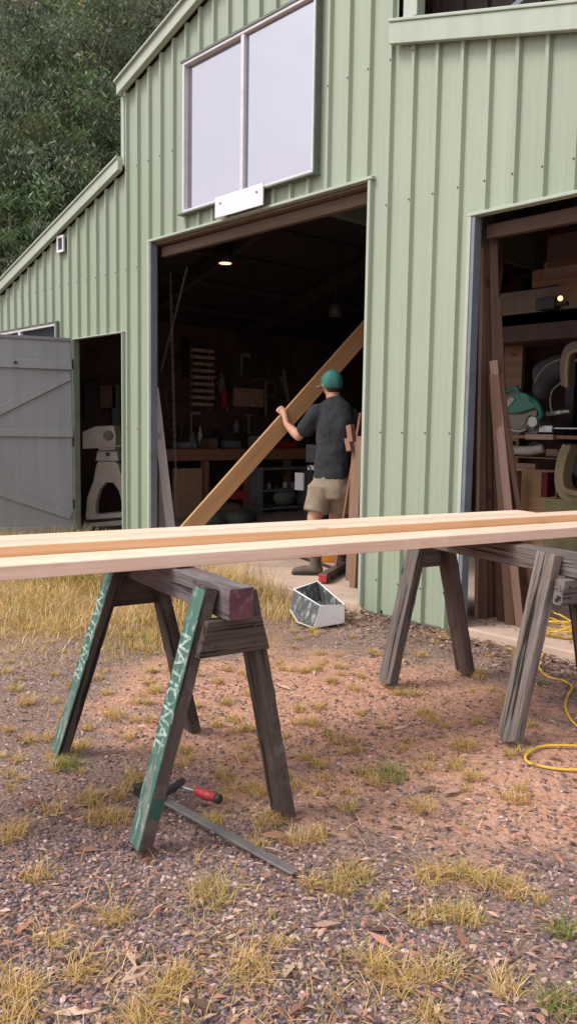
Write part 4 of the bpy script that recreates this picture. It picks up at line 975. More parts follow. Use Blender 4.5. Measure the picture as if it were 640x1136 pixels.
# bench along the left wall
q0, q1 = wy(178, 500, -5.35), wy(352, 500, -5.35); zb = wy(290, 497, -5.35).z
bench = thing('workbench', 'long low workbench with red brown timber edge across the back of the shed', 'workbench', (-5.7, (q0.y+q1.y)/2, .05))
mb = MB(); mb.box((-6.15, q0.y-.2, zb-.04), (-5.37, q1.y+.35, zb)); mb.build('bench_top', wood('bench_top', (.17, .09, .065), (.09, .05, .035), .6), bench, bev=.004)
mb = MB(); mb.box((-5.368, q0.y-.2, zb-.17), (-5.33, q1.y+.35, zb-.012)); mb.build('apron', BENCHW, bench, bev=.004)
for yy in np.linspace(q0.y, q1.y+.2, 5): mb = MB(); mb.box((-5.45, yy-.045, .05), (-5.37, yy+.045, zb-.18)); mb.build('leg', BENCHW, bench)
# shelving unit under/in front of the bench
s0, s1_ = P(284, 545, 0, -5.2), P(337, 545, 0, -5.2); zt = P(310, 518, 0, -5.2).z; zm = P(310, 543, 0, -5.2).z
su = thing('shelf_unit', 'dark grey open shelf unit packed with tools below the workbench', 'shelf unit', (-5.3, (s0.y+s1_.y)/2, .05))
for yy in (s0.y, s1_.y): mb = MB(); mb.box((-5.32, yy-.035, .05), (-5.08, yy+.035, zt)); mb.build('side_panel', GREY, su, bev=.003)
for zz in (zt-.02, zm, .12): mb = MB(); mb.box((-5.315, s0.y+.036, zz-.015), (-5.085, s1_.y-.036, zz+.015)); mb.build('shelf', GREY, su, bev=.002)
yc = (s0.y+s1_.y)/2; wq = (s1_.y-s0.y)
hm = MB()
zz = .12+.015
hm.ball((-5.2, yc+.08, zz+.14), (.10, wq*.23, .14), 14); hm.tube([(-5.11, yc+.02, zz+.06), (-5.07, yc+.02, zz+.12), (-5.07, yc+.12, zz+.16), (-5.10, yc+.2, zz+.07)], .014, 8)
o = hm.build('ear_muffs', plain('dull_green_grey', (.20, .215, .18), .6), smooth=True); tag(o, 'rounded grey green bundle on the bottom shelf of the shelf unit', 'bundle')
for i in range(5):
    y_ = s0.y+.09+i*(wq-.16)/5; hgt = random.uniform(.05, .13)
    mb = MB(); mb.tube([(-5.2, y_, zm+.015), (-5.2, y_, zm+.015+hgt*.7), (-5.2, y_, zm+.015+hgt)], [.035, .035, .015], 12)
    o = mb.build('tin', [GREY, STEEL, BLACK, CREAM, GREY][i], smooth=False)
    tag(o, ['dull grey tin at the left end of the middle shelf', 'shiny steel tin second on the middle shelf', 'black tin in the centre of the middle shelf', 'cream tin right of centre on the middle shelf', 'dull grey tin at the right end of the middle shelf'][i], 'tin', 'tins on the middle shelf')
# crates / boards left of the shelf unit
for i, (px, py, w_, h_, mt, lb) in enumerate(((252, 560, .30, .16, BRW, 'brown timber offcut box on the floor left of the shelf unit'), (262, 545, .2, .1, RED, 'dull red tool box left of the shelf unit'), (238, 582, .45, .10, BRW, 'low stack of brown offcuts on the floor near the plank'))):
    q = P(px, py, 0, -4.9); zz = max(.05, q.z-h_); mb = MB(); mb.box((-5.0, q.y-w_/2, zz), (-4.8, q.y+w_/2, zz+h_)); mb.box((-4.97, q.y-w_/2+.02, zz+h_), (-4.83, q.y+w_/2-.02, zz+h_+.02))
    o = mb.build(['offcut_box', 'tool_box', 'offcut_stack'][i], mt, bev=.006); tag(o, lb, ['box', 'tool box', 'offcuts'][i])
q = P(212, 545, 0, -5.3); mb = MB(); mb.box((-5.33, q.y-.28, .055), (-5.29, q.y+.18, .72)); o = mb.build('plywood_sheet', PLY); tag(o, 'small brown plywood sheet standing against the bench left of the plank', 'sheet')
# dark sack heap at plank foot
mb = MB()
for i in range(7): mb.ball((-4.55+random.uniform(-.1, .1), P(250, 580, 0, -4.5).y+random.uniform(-.35, .4), .10), (.16, .2, .11), 12)
o = mb.build('rag_heap', plain('dark_green_rag', (.11, .125, .10), .9), smooth=True); remesh(o, .02, 6); tag(o, 'dark green heap of rags on the floor behind the foot of the plank', 'rags')
# rack of stacked slats on the wall
rk = thing('slat_rack', 'wall rack of pale short slats stacked like ladder rungs', 'rack', (XW, P(220, 420, 0, XW).y, 1.2))
ya_, yb_ = P(209, 420, 0, XW).y, P(231, 420, 0, XW).y
for yy in (ya_+.02, yb_-.02): mb = MB(); mb.box((XW+.01, yy-.02, P(220, 456, 0, XW).z), (XW+.05, yy+.02, P(220, 384, 0, XW).z)); mb.build('upright', BRW, rk)
for i in range(9):
    z_ = P(220, 389+i*7.4, 0, XW).z; mb = MB(); mb.box((XW+.052, ya_, z_-.028), (XW+.14, yb_+.02*(i % 2), z_+.016)); mb.build('slat', plain('pale_slat', (.55, .38, .29), .7), rk, bev=.004)
# cardboard panel, pipe, boards on the wall
def wallbox(px0, py0, px1, py1, th, mt, name, label, cat, group=None, x=XW):
    a, c = P(px0, py0, 0, x), P(px1, py1, 0, x); mb = MB(); mb.box((x+.03, min(a.y, c.y), min(a.z, c.z)), (x+.03+th, max(a.y, c.y), max(a.z, c.z)))
    o = mb.build(name, mt, bev=.005); return tag(o, label, cat, group)
wallbox(257, 430, 289, 452, .05, plain('cardboard', (.46, .30, .19), .8), 'cardboard_box', 'flat cardboard box above the workbench left of the person', 'box')
mb = MB(); pa = [P(283, 421, 0, XW+.06), P(295, 421, 0, XW+.06), P(295, 462, 0, XW+.06)]; mb.tube(pa, .022, 10); o = mb.build('wall_pipe', plain('grey_pipe', (.2, .19, .18), .5)); tag(o, 'bent grey pipe on the wall above the workbench', 'pipe')
wallbox(201, 375, 207, 420, .05, BLACK, 'hand_saw', 'dark saw blade hanging on the wall left of the slat rack', 'saw')
wallbox(276, 365, 292, 420, .04, plain('deep_brown', (.05, .03, .025), .8), 'wall_board', 'deep brown panel hanging above the cardboard box', 'panel')
for i, (px, py, hh_, rr_, mt, lb) in enumerate(((214, 497, .22, .06, GREY, 'grey bottle at the left of the workbench'), (222, 495, .3, .035, CREAM, 'slim cream bottle on the workbench'), (249, 452, .34, .05, RED, 'dark red extinguisher shaped cylinder on the wall beside the cardboard box'),
        (240, 498, .25, .09, BLACK, 'squat black pot on the workbench'), (262, 480, .2, .05, GREY, 'grey jar above the workbench'), (304, 497, .18, .05, BLACK, 'small black jar under the raised plank'))):
    q = P(px, py, 0, -5.9 if py > 490 else XW+.1); z_ = zb if py > 490 else q.z
    mb = MB(); mb.tube([(q.x, q.y, z_+.001), (q.x, q.y, z_+hh_*.65), (q.x, q.y, z_+hh_*.8), (q.x, q.y, z_+hh_)], [rr_, rr_, rr_*.45, rr_*.4], 12)
    o = mb.build(['bottle', 'bottle', 'cylinder_tank', 'pot', 'jar', 'jar'][i], mt, smooth=True); tag(o, lb, ['bottle', 'bottle', 'cylinder', 'pot', 'jar', 'jar'][i])
# tool silhouettes on wall
for i, (px, py, ht, lb) in enumerate(((243, 395, .9, 'tall thin clamp hanging left of the deep brown panel'), (250, 400, .7, 'thin clamp hanging beside the tall one'), (310, 400, .5, 'short dark clamp hanging near the bent pipe'), (322, 405, .6, 'dark clamp hanging right of the bent pipe'))):
    q = P(px, py, 0, XW+.05); mb = MB(); mb.box((q.x, q.y-.012, q.z-ht/2), (q.x+.01, q.y+.012, q.z+ht/2)); mb.box((q.x, q.y-.012, q.z+ht/2-.04), (q.x+.03, q.y+.10, q.z+ht/2-.01)); mb.box((q.x, q.y-.012, q.z-.04), (q.x+.03, q.y+.10, q.z))
    o = mb.build('hanging_clamp', STL2, bev=.002); tag(o, lb, 'clamp', 'clamps hanging on the dark wall')
# hand tools on the dark wall and bench clutter
def tool(kind, px, py, lb, mt, x=XW+.05):
    q = P(px, py, 0, x); mb = MB()
    if kind == 'hammer':
        mb.tube([(q.x, q.y, q.z-.16), (q.x, q.y, q.z+.12)], .013, 8); mb.tube([(q.x, q.y-.07, q.z+.13), (q.x, q.y+.06, q.z+.13)], .022, 8)
    elif kind == 'hand saw':
        mb.prism([(-.04, .06), (.42, .03), (.42, -.01), (-.04, -.09)], -.002, .002, T=Matrix.Translation(q) @ Matrix.Rotation(PI/2, 4, 'Z') @ Matrix.Rotation(1.3, 4, 'Y')); mb.tube([q+V(.0, -.0, .04), q+V(0, .04, .10), q+V(0, .0, .15), q+V(0, -.04, .10), q+V(0, 0, .04)], .014, 8)
    elif kind == 'square':
        mb.box((q.x, q.y-.02, q.z-.18), (q.x+.008, q.y+.02, q.z+.18)); mb.box((q.x, q.y+.021, q.z+.13), (q.x+.02, q.y+.16, q.z+.18))
    elif kind == 'coil':
        pts = [q+V(.01*math.sin(5*a), .10*math.cos(a), .13*math.sin(a)) for a in [2*PI*k/20 for k in range(61)]]; mb.tube(pts, .01, 6)
    o = mb.build(kind.replace(' ', '_'), mt); tag(o, lb, kind)
LG = plain('light_grey_tool', (.40, .39, .37), .4, .4)
for a_ in (('hammer', 236, 428, 'pale hammer hanging right of the slat rack', LG), ('hand saw', 246, 425, 'hand saw hanging point down left of the cardboard box', LG), ('coil', 301, 432, 'coil of grey lead hanging right of the bent pipe', GREY),
           ('square', 268, 405, 'steel square hanging above the cardboard box', LG), ('hammer', 185, 440, 'hammer hanging between the door jamb and the slat rack', BRW), ('coil', 196, 478, 'coil of dark rope hanging low beside the chain', BRW),
           ('hand saw', 315, 420, 'hand saw hanging above the raised forearm', LG), ('square', 212, 470, 'small square hanging below the slat rack', LG), ('hammer', 276, 470, 'hammer hanging under the cardboard box', LG)):
    tool(*a_)
for i, (px, w_, h_, mt, lb) in enumerate(((205, .28, .07, LG, 'pale flat tray at the left end of the workbench'), (232, .16, .12, BRW, 'small brown box on the workbench below the slat rack'), (256, .22, .09, GREY, 'grey flat tool box on the workbench under the cardboard box'), (283, .12, .16, LG, 'upright pale carton on the workbench'), (318, .25, .08, RED, 'dull red flat box on the workbench behind the plank'))):
    q = P(px, 497, 0, -5.6); mb = MB(); mb.box((-5.7, q.y-w_/2, zb+.001), (-5.5, q.y+w_/2, zb+h_)); mb.box((-5.69, q.y-w_/2+.01, zb+h_+.001), (-5.51, q.y+w_/2-.01, zb+h_+.012)); o = mb.build(['tray', 'small_box', 'tool_box', 'carton', 'flat_box'][i], mt, bev=.004); tag(o, lb, ['tray', 'box', 'tool box', 'carton', 'box'][i])
# machines behind the person: grey box and white plate
q = P(346, 500, 1, 1.9)
gb_ = thing('drill_stand', 'grey cabinet machine with white panel standing behind the person', 'machine', (q.x, 1.9, .05))
mb = MB(); a, c = P(339, 493, 1, 1.9), P(365, 514, 1, 1.9); mb.box((a.x, 1.9, c.z), (c.x, 2.2, a.z)); mb.build('cabinet', plain('mid_grey', (.10, .11, .105), .5), gb_, bev=.01)
a, c = P(330, 524, 1, 1.9), P(339, 544, 1, 1.9); mb = MB(); mb.box((a.x, 1.86, c.z), (c.x, 1.88, a.z)); mb.build('white_panel', WHITEP, gb_, bev=.003)
a, c = P(341, 516, 1, 1.9), P(352, 522, 1, 1.9); mb = MB(); mb.box((a.x, 1.9, c.z), (c.x+.15, 2.1, a.z)); mb.build('top_plate', WHITEP, gb_, bev=.003)
a = P(339, 516, 1, 1.9); mb = MB(); mb.box((a.x, 1.9, .05), (a.x+.30, 2.15, a.z-.07)); mb.build('stand', BLACK, gb_, bev=.01)
mb = MB(); mb.tube(spline([P(342, 516, 1, 1.85), P(345, 524, 1, 1.83), P(343, 540, 1, 1.85), P(340, 560, 1, 1.85)]), .008, 6); mb.build('lead', BLACK, gb_)
# timber stack at the right side of the tall doorway: vertical boards, seen between the person and the pillar
for i, (px, y_, zt_, w_, lb) in enumerate(((396, .42, None, .06, 'upright brown board nearest the pillar edge in the tall doorway'), (392, .62, None, .08, 'upright brown board behind the broom handle'))):
    a = P(px, 480+8*i, 1, y_); b_ = board('upright_board', (a.x, y_, .05), (a.x+.02, y_+.02, P(px, 484+i*8, 1, y_).z), w_, .035, BRW, None, side=(1, 0, 0)); tag(b_, lb, 'board', 'upright boards beside the pillar')
for i, (px, py) in enumerate(((391, 486), (389, 496))):
    a = P(px, py, 1, .5+i*.1); o = board('offcut', a+V(.0, 0, -.03), a+V(-.03, -.0, .10-.03*i), .05, .05, wood('pinkish_offcut', (.34, .17, .12), (.22, .11, .08), .6), None, side=(1, 0, 0)); tag(o, ['upper pinkish offcut wedged beside the pillar', 'lower pinkish offcut wedged beside the pillar'][i], 'offcut', 'offcuts beside the pillar')
# broom
br = P(352, 0, 1, 0); fo = P(372, 640, 2, .05)
bm_e = thing('broom', 'push broom with brown bristles and red corner leaning at the pillar edge', 'broom', fo)
a = V(fo.x, fo.y, .13); c = P(400, 458, 1, fo.y+.12); board('handle', a, c, .024, .024, wood('broom_handle', (.25, .12, .085), (.16, .08, .05), .5), bm_e, side=(1, 0, 0), bev=.008)
e0, e1 = P(358, 648, 2, .05), P(391, 628, 2, .05); fb = frame_along(V(e0.x, e0.y, .09), V(e1.x, e1.y, .09), (0, 0, 1)); Lb = (e1-e0).length
mb = MB(); mb.box((0, -.0, -.035), (Lb, .045, .035)); mb.build('head', plain('dusty_brown_head', (.10, .065, .055), .8), bm_e, fb, bev=.008)
mb = MB()
for i in range(220):
    x_ = random.uniform(.003, Lb-.003); z_ = random.uniform(-.032, .032); s_ = random.uniform(-.01, .012); mb.tube([(x_, .0, z_), (x_+s_, -.045, z_*1.5)], .0022, 4, caps=False)
mb.build('bristles', plain('bristle', (.06, .045, .04), .9), bm_e, fb)
mb = MB(); mb.box((-.014, -.02, -.034), (-.001, .040, .034)); mb.build('red_corner', RED, bm_e, fb, bev=.008)
# yellow tool on floor behind broom
q = P(383, 626, 2, .05); yt = thing('spirit_level_case', 'orange and yellow tool case lying on the floor behind the broom', 'tool case', q)
q = P(386, 623, 2, .05); fr_ = Matrix((RH, FH, V(0, 0, 1))).transposed().to_4x4(); fr_.translation = V(q.x, q.y, .05)
mb = MB(); mb.box((-.35, -.08, 0), (.22, .08, .10)); mb.build('case', ORG, yt, fr_, bev=.015)
mb = MB(); mb.box((-.12, -.083, .03), (.0, -.081, .085)); mb.build('plate', BLACK, yt, fr_)
mb = MB(); mb.tube([(-.15, 0, .10), (-.15, 0, .14), (.0, 0, .14), (.0, 0, .10)], .01, 8); mb.build('handle', BLACK, yt, fr_)
mb = MB(); mb.tube([P(325, 615, 2, .07), P(400, 640, 2, .07)], .012, 8); o = mb.build('steel_rod', DARKST); tag(o, 'thin dark rod lying on the floor behind the boot', 'rod')

# ------------------------------------------------------------------ cream machine in the small doorway
anc = P(116, 560, 1, .62); MF = Matrix((RH, FH, V(0, 0, 1))).transposed().to_4x4(); MF.translation = V(anc.x, anc.y, 0)
def mp2(px, py, off=0):
    d = VD*F + R2*(px-PW/2) - U2*(py-PH/2); t_ = ((anc-CAM).dot(FH)+off)/d.dot(FH); q = MF.inverted() @ (CAM+d*t_); return (q.x, q.z)
ym = 0.0
mc = thing('morticing_machine', 'old cream cast iron machine with arched pedestal in the small doorway', 'machine', (anc.x, anc.y, .05))
def px_prism(name, pts, y0, y1, mt, parent, bev=.008):
    mb = MB(); mb.prism([mp2(a, c) for a, c in pts], y0, y1); return mb.build(name, mt, parent, MF, bev=max(bev, .012) if bev else 0)
# pedestal with arched opening: two legs and a crown as one ring-shaped casting
outer = [(108, 512), (131, 512), (134, 524), (141, 536), (141, 574), (95, 577), (97, 552), (104, 534)]
arch = [(126, 536), (132, 545), (135, 557), (135, 568), (106, 571), (107, 557), (111, 543), (118, 535)]
def ring_prism(name, outer, inner, y0, y1, mt, parent):
    """both loops sampled by angle around a centre so that the casting is one closed ring"""
    O = [V(*mp2(a, c), 0) for a, c in outer]; I = [V(*mp2(a, c), 0) for a, c in inner]; cen = sum(I, V(0, 0, 0))/len(I)
    def hit(loop, ang):
        d = V(math.cos(ang), math.sin(ang), 0); best = None
        for i in range(len(loop)):
            p, q = loop[i]-cen, loop[(i+1) % len(loop)]-cen; e = q-p; den = d.x*e.y-d.y*e.x
            if abs(den) < 1e-9: continue
            t_ = (p.x*e.y-p.y*e.x)/den; u_ = (p.x*d.y-p.y*d.x)/den
            if t_ > 0 and -1e-6 <= u_ <= 1+1e-6: best = max(best or 0, t_)
        return cen+d*(best or .1)
    n = 64; mb = MB(); vs = []
    for i in range(n):
        a = 2*PI*i/n; o1, i1 = hit(O, a), hit(I, a)
        vs += [(o1.x, y0, o1.y), (i1.x, y0+.02, i1.y), (i1.x, y1, i1.y), (o1.x, y1, o1.y)]
    fs = []
    for i in range(n):
        j = (i+1) % n
        for k in range(4): fs.append((4*i+k, 4*j+k, 4*j+(k+1) % 4, 4*i+(k+1) % 4))
    mb.add(vs, fs); return mb.build(name, mt, parent, MF, smooth=False, bev=.014)
ring_prism('pedestal', outer, arch, ym-.02, ym+.16, CREAM, mc)
px_prism('base', [(94, 580), (141, 576), (141, 640), (94, 646)], ym-.03, ym+.36, CREAM, mc)
px_prism('base_band', [(93.5, 577.5), (141, 574.5), (141, 576), (93.5, 580)], ym-.04, ym+.37, plain('dark_red_band', (.09, .02, .02), .5), mc, .002)
px_prism('base_recess', [(102, 584), (141, 582), (141, 600), (102, 604)], ym-.034, ym-.0301, DARKST, mc, 0)
px_prism('neck', [(108, 500), (130, 500), (132, 511.5), (106, 511.5)], ym, ym+.25, CREAM, mc)
hd_ = px_prism('head', [(93, 479), (107, 473), (128, 472), (130, 486), (129, 499.5), (112, 499.5), (110, 497), (93, 498)], ym-.06, ym+.26, CREAM, mc, .012)
q = mp2(104, 489); mb = MB(); mb.tube([(q[0], ym-.06, q[1]), (q[0], ym-.085, q[1])], [.042, .038], 20); mb.build('boss', CREAM, hd_, MF)
q = mp2(122, 483); mb = MB(); mb.tube([(q[0], ym-.06, q[1]), (q[0], ym-.12, q[1])], [.055, .05], 20); mb.build('motor_cover', plain('grey_brown_cover', (.20, .17, .145), .5), hd_, MF)
mb = MB(); a, c = mp2(115, 497), mp2(139, 494); mb.tube([(a[0], -.1, a[1]), (c[0], -.1, c[1])], .006, 8); mb.build('lever', STEEL, mc, MF)
q = mp2(120, 504); mb = MB(); mb.box((q[0]-.02, ym-.012, q[1]-.018), (q[0]+.02, ym-.001, q[1]+.018)); mb.build('slot', DARKST, mc, MF)
# dark shapes behind it
for i, (px, py, w_, h_, lb) in enumerate(((100, 445, .1, .5, 'dark narrow hanging panel behind the cream machine'), (118, 440, .12, .3, 'short dark panel above the cream machine'), (127, 450, .06, .55, 'thin dark strip hanging beside the door jamb'))):
    q = P(px, py, 0, XW+.02); mb = MB(); mb.box((q.x, q.y-w_, q.z-h_/2), (q.x+.05, q.y+w_, q.z+h_/2)); o = mb.build('hanging_board', [STL2, BRW, GREY][i], bev=.005); tag(o, lb, 'panel', 'panels on the wall behind the cream machine')

# ------------------------------------------------------------------ inside, right bay
TMB = [wood('red_brown_timber', (.13, .070, .045), (.075, .04, .028), .65), wood('mid_brown_timber', (.19, .11, .072), (.12, .065, .042), .65), wood('pink_timber', (.27, .175, .135), (.18, .11, .08), .6)]
# px at bottom, px at top, top py, width, y bottom, y top, material, label
leans = [(534, 262, 531, .075, .30, .14, 0, 'tall red brown timber touching the left jamb'), (541, 255, 537, .07, .36, .16, 0, 'tall red brown timber second from the left jamb'), (549, 262, 543, .06, .42, .18, 1, 'tall mid brown timber third from the left jamb'),
         (556, 262, 547, .05, .34, .16, 0, 'slim red brown timber in the middle of the leaning row'), (566, 415, 548, .06, .30, .14, 1, 'shorter mid brown timber crossing in front of the row'), (577, 400, 547, .05, .30, .14, 2, 'pale pink timber slanting to the right end of the row'),
         (588, 415, 550, .08, .50, .20, 1, 'broad mid brown timber slanting behind the pale pink one'),
 (528, 275, 534, .022, .24, .12, 2, 'thin pale stick tight against the jamb'), (571, 330, 552, .035, .40, .19, 0, 'narrow dark timber between the two slanting brown ones'), (597, 450, 556, .03, .44, .22, 1, 'shortest thin timber at the right foot of the leaning row')]
for i, (pb_, pyt, pt_, wd, yb2, yt2, mi, lb) in enumerate(leans):
    a = P(pb_, 680, 1, yb2); c = P(pt_, pyt, 1, yt2); o = board('leaning_timber', V(a.x, a.y, .052), c, wd, .03, TMB[mi], None, side=(1, .5, 0)); tag(o, lb, 'timber', 'timbers leaning inside the left jamb of the right doorway')
YB = 2.0
def rb(x0, y0, x1, y1, d0, d1, mt, name, parent=None, bev=.005, y=YB):
    a, c = P(x0, y0, 1, y+d0), P(x1, y1, 1, y+d0); mb = MB(); mb.box((min(a.x, c.x), y+d0, min(a.z, c.z)), (max(a.x, c.x), y+d1, max(a.z, c.z))); return mb.build(name, mt, parent, bev=bev)
rbench = thing('saw_bench', 'high bench of brown boards holding the green saw', 'bench', (P(620, 490, 1, YB).x, YB+.3, .05))
rb(556, 482, 720, 489, 0, .7, BRW, 'upper_board', rbench); rb(553, 507, 720, 512, .05, .7, BRW, 'lower_board', rbench)
rb(582, 481.5, 613, 488, -.03, -.002, plain('pale_fence_wood', (.38, .24, .17), .6), 'front_plate', rbench); rb(560, 513, 593, 521, -.0, .045, TMB[2], 'batten', rbench)
rb(560, 522, 566, 690, .1, .18, BRW, 'leg', rbench); rb(700, 512, 708, 690, .1, .18, BRW, 'leg', rbench); rb(560, 489.5, 566, 506.5, .1, .18, BRW, 'leg', rbench)
o = rb(563, 519, 612, 640, .30, .33, PLY, 'plywood_sheet'); tag(o, 'tan plywood panel standing under the high saw bench', 'panel')
# miter saw
ms = thing('mitre_saw', 'green drop saw with round blade guard on the high bench', 'saw', (P(585, 480, 1, YB).x, YB+.2, P(585, 482, 1, YB).z))
bc = P(576, 459, 1, YB+.1)
mb = MB()
def disc(mb, c, r, y0, y1, n=32, a0=0, a1=2*PI, rin=0):
    pts = [(c.x+r*math.cos(a0+(a1-a0)*i/n), c.z+r*math.sin(a0+(a1-a0)*i/n)) for i in range(n+1 if a1-a0 < 6.2 else n)]
    if a1-a0 < 6.2: pts += [(c.x+rin*math.cos(a1), c.z+rin*math.sin(a1)), (c.x+rin*math.cos(a0), c.z+rin*math.sin(a0))] if rin else [(c.x, c.z)]
    mb.prism(pts, y0, y1)
pxm = 910/((bc-CAM).dot(VD)); R_ = 21/pxm
disc(mb, bc, R_, YB+.10, YB+.112); mb.build('blade', plain('dull_blade', (.18, .15, .13), .45, .5), ms)
mb = MB(); disc(mb, bc+V(0, 0, .0), R_*1.12, YB+.06, YB+.16, 28, math.radians(15), math.radians(178)); mb.build('guard', SAWG, ms, bev=.008)
mb = MB(); mb.prism([(bc.x-R_*.7, bc.z+R_*.15), (bc.x-R_*.1, bc.z+R_*.75), (bc.x-R_*.35, bc.z+R_*.9), (bc.x-R_*.95, bc.z+R_*.4)], YB+.045, YB+.059); mb.build('guard_plate', plain('pale_guard_label', (.36, .35, .30), .5), ms, bev=.003)
mb = MB(); h_ = [P(567, 452, 1, YB+.08), P(558, 440, 1, YB+.08), P(561, 434, 1, YB+.08), P(573, 430, 1, YB+.08), P(576, 436, 1, YB+.08), P(578, 444, 1, YB+.08)]; mb.tube(h_, .022, 8); mb.build('handle', SAWG, ms, smooth=True)
mb = MB(); h_ = [P(588, 442, 1, YB+.08), P(596, 448, 1, YB+.08), P(601, 460, 1, YB+.08), P(596, 466, 1, YB+.08), P(586, 464, 1, YB+.08)]; mb.tube(h_, .028, 8); mb.build('motor_housing', SAWG, ms, smooth=True)
mb = MB(); a = P(588, 470, 1, YB+.1); mb.tube([a, a+V(0, .2, 0)], [.06, .07], 14); mb.build('motor', GREY, ms)
pts = [bc+V(R_*.93*math.cos(a), -.012, R_*.93*math.sin(a)) for a in [math.radians(150+i*9) for i in range(18)]]
mb = MB(); mb.tube(pts, .012, 8); mb.build('lower_guard', plain('pale_guard_ring', (.42, .38, .34), .4, .3), ms, smooth=True)
mb = MB(); a = P(590, 468, 1, YB+.04); mb.tube([a, a+V(0, .05, 0)], [.045, .05], 14); mb.build('arbor_cap', plain('worn_alloy', (.40, .36, .32), .4, .6), ms)
mb = MB(); mb.tube([P(583, 466, 1, YB+.03), P(577, 473, 1, YB+.03)], .013, 8); mb.build('lever', plain('worn_alloy', (.40, .36, .32), .4, .6), ms)
rb(578, 470, 596, 481.4, .12, .45, GREY, 'base', ms); rb(597, 472, 612, 480, .1, .3, STEEL, 'fence', ms); rb(612, 474, 680, 477, .12, .16, STEEL, 'slide_rail', ms)
mb = MB(); a, c = P(606, 459, 1, YB), P(632, 456, 1, YB); mb.tube([a, c], .022, 12); o = mb.build('metal_tube', STEEL, smooth=True); tag(o, 'shiny metal tube clipped above the saw rail', 'tube')
pl_ = thing('power_plane', 'cream hand power tool on the lower bench board', 'power tool', P(578, 507, 1, YB+.1))
mb = MB(); mb.tube(spline([P(563, 502, 1, YB+.1), P(572, 500, 1, YB+.1), P(588, 500, 1, YB+.1), P(603, 497, 1, YB+.1)], 5), .042, 10); mb.build('housing', plain('pale_tool', (.36, .32, .28), .5), pl_, smooth=True)
mb = MB(); mb.tube(spline([P(585, 496, 1, YB+.1), P(594, 491, 1, YB+.1), P(602, 494, 1, YB+.1)], 5), .018, 8); mb.build('handle', BLACK, pl_, smooth=True)
rb(562, 494, 568, 506, .06, .14, WHITEP, 'nose', pl_)
# band saw at the right edge
bsaw = thing('band_saw', 'cream and green cast band saw with curved frame at the right edge', 'band saw', P(630, 560, 1, 1.6))
def ribbon(mb, pts, wdt, y0, y1):
    L_, R__ = [], []
    for i, p in enumerate(pts):
        t_ = (pts[min(i+1, len(pts)-1)]-pts[max(i-1, 0)]); n2_ = V(-t_.z, 0, t_.x).normalized()*wdt; L_.append(p+n2_); R__.append(p-n2_)
    n_ = len(pts); vs = [V(q.x, y0, q.z) for q in L_]+[V(q.x, y0, q.z) for q in R__]+[V(q.x, y1, q.z) for q in L_]+[V(q.x, y1, q.z) for q in R__]; fs = []
    for i in range(n_-1):
        fs += [(i, i+1, n_+i+1, n_+i), (2*n_+i, 3*n_+i, 3*n_+i+1, 2*n_+i+1), (i, 2*n_+i, 2*n_+i+1, i+1), (n_+i, n_+i+1, 3*n_+i+1, 3*n_+i)]
    fs += [(0, n_, 3*n_, 2*n_), (n_-1, 3*n_-1, 4*n_-1, 2*n_-1)] if False else [(0, n_, 3*n_, 2*n_), (n_-1, 2*n_+n_-1, 3*n_+n_-1, n_+n_-1)]
    return mb.add(vs, fs)
def bpx(pts, y=1.6): return [P(a, c, 1, y) for a, c in pts]
CRY = plain('aged_cream_yellow', (.25, .195, .105), .5, 0, .15, 7)
mb = MB(); ribbon(mb, spline(bpx([(625, 428), (624, 405), (628, 388), (640, 382), (665, 382)]), 6), .028, 1.6, 1.72); mb.build('upper_frame', plain('aged_brown', (.17, .10, .07), .5), bsaw, bev=.006)
mb = MB(); ribbon(mb, spline(bpx([(631, 430), (631, 408), (635, 392), (650, 387)], 1.62), 6), .015, 1.57, 1.599); mb.build('guide', CRY, bsaw, bev=.004)
mb = MB(); ribbon(mb, spline(bpx([(627, 494), (621, 508), (618, 530), (621, 545), (630, 552), (660, 556)]), 6), .03, 1.6, 1.74); mb.build('lower_frame', CRY, bsaw, bev=.006)
mb = MB(); ribbon(mb, spline(bpx([(637, 494), (631, 510), (628, 530), (632, 543), (648, 548)], 1.65), 6), .02, 1.56, 1.70); mb.build('frame_rib', CRY, bsaw, bev=.006)
rb(604, 553, 700, 640, 0, .4, plain('olive_base', (.16, .14, .065), .5), 'base', bsaw, y=1.6)
mb = MB(); a = P(650, 512, 1, 1.7); mb.tube([a, a+V(0, .08, 0)], .14, 24); mb.build('wheel', plain('blue_grey_wheel', (.07, .08, .10), .5), bsaw, smooth=False)
# shelf with boards above and small light
sh = thing('high_shelf', 'pale long beam carrying the high shelf above the saw', 'shelf', P(600, 345, 1, 2.4))
rb(536, 328, 740, 346, 0, .05, plain('pale_beam', (.20, .155, .13), .7), 'beam', sh, y=2.3); rb(536, 352, 740, 366, .0, .5, plain('deep_brown_shelf', (.09, .05, .045), .7), 'shelf_board', sh, y=2.3); rb(536, 346.5, 740, 348, .06, .5, BRW, 'upper_board', sh, y=2.3)
rb(560, 366.5, 566, 700, .3, .36, BRW, 'post', sh, y=2.3)
for i, (x0, y0, x1, y1, mt, lb) in enumerate(((607, 262, 680, 286, TMB[0], 'red brown panel high in the right bay'), (603, 291, 690, 298, TMB[2], 'pale short board on top of the high stack'), (590, 300, 690, 306, BRW, 'dark brown board below the pale short board'), (620, 309, 690, 316, BRW, 'lower dark brown board in the high stack'))):
    o = rb(x0, y0, x1, y1, 0, .3, mt, 'stored_board', y=2.2+.03*i); tag(o, lb, 'board', 'boards stored high in the right bay')
o = rb(594, 331, 614, 342, -.12, -.02, BLACK, 'charger', y=2.3); tag(o, 'small black charger box on the pale beam', 'charger')
sm = thing('small_lamp', 'tiny orange glowing lamp beside the black charger', 'lamp', P(621, 332, 1, 2.15))
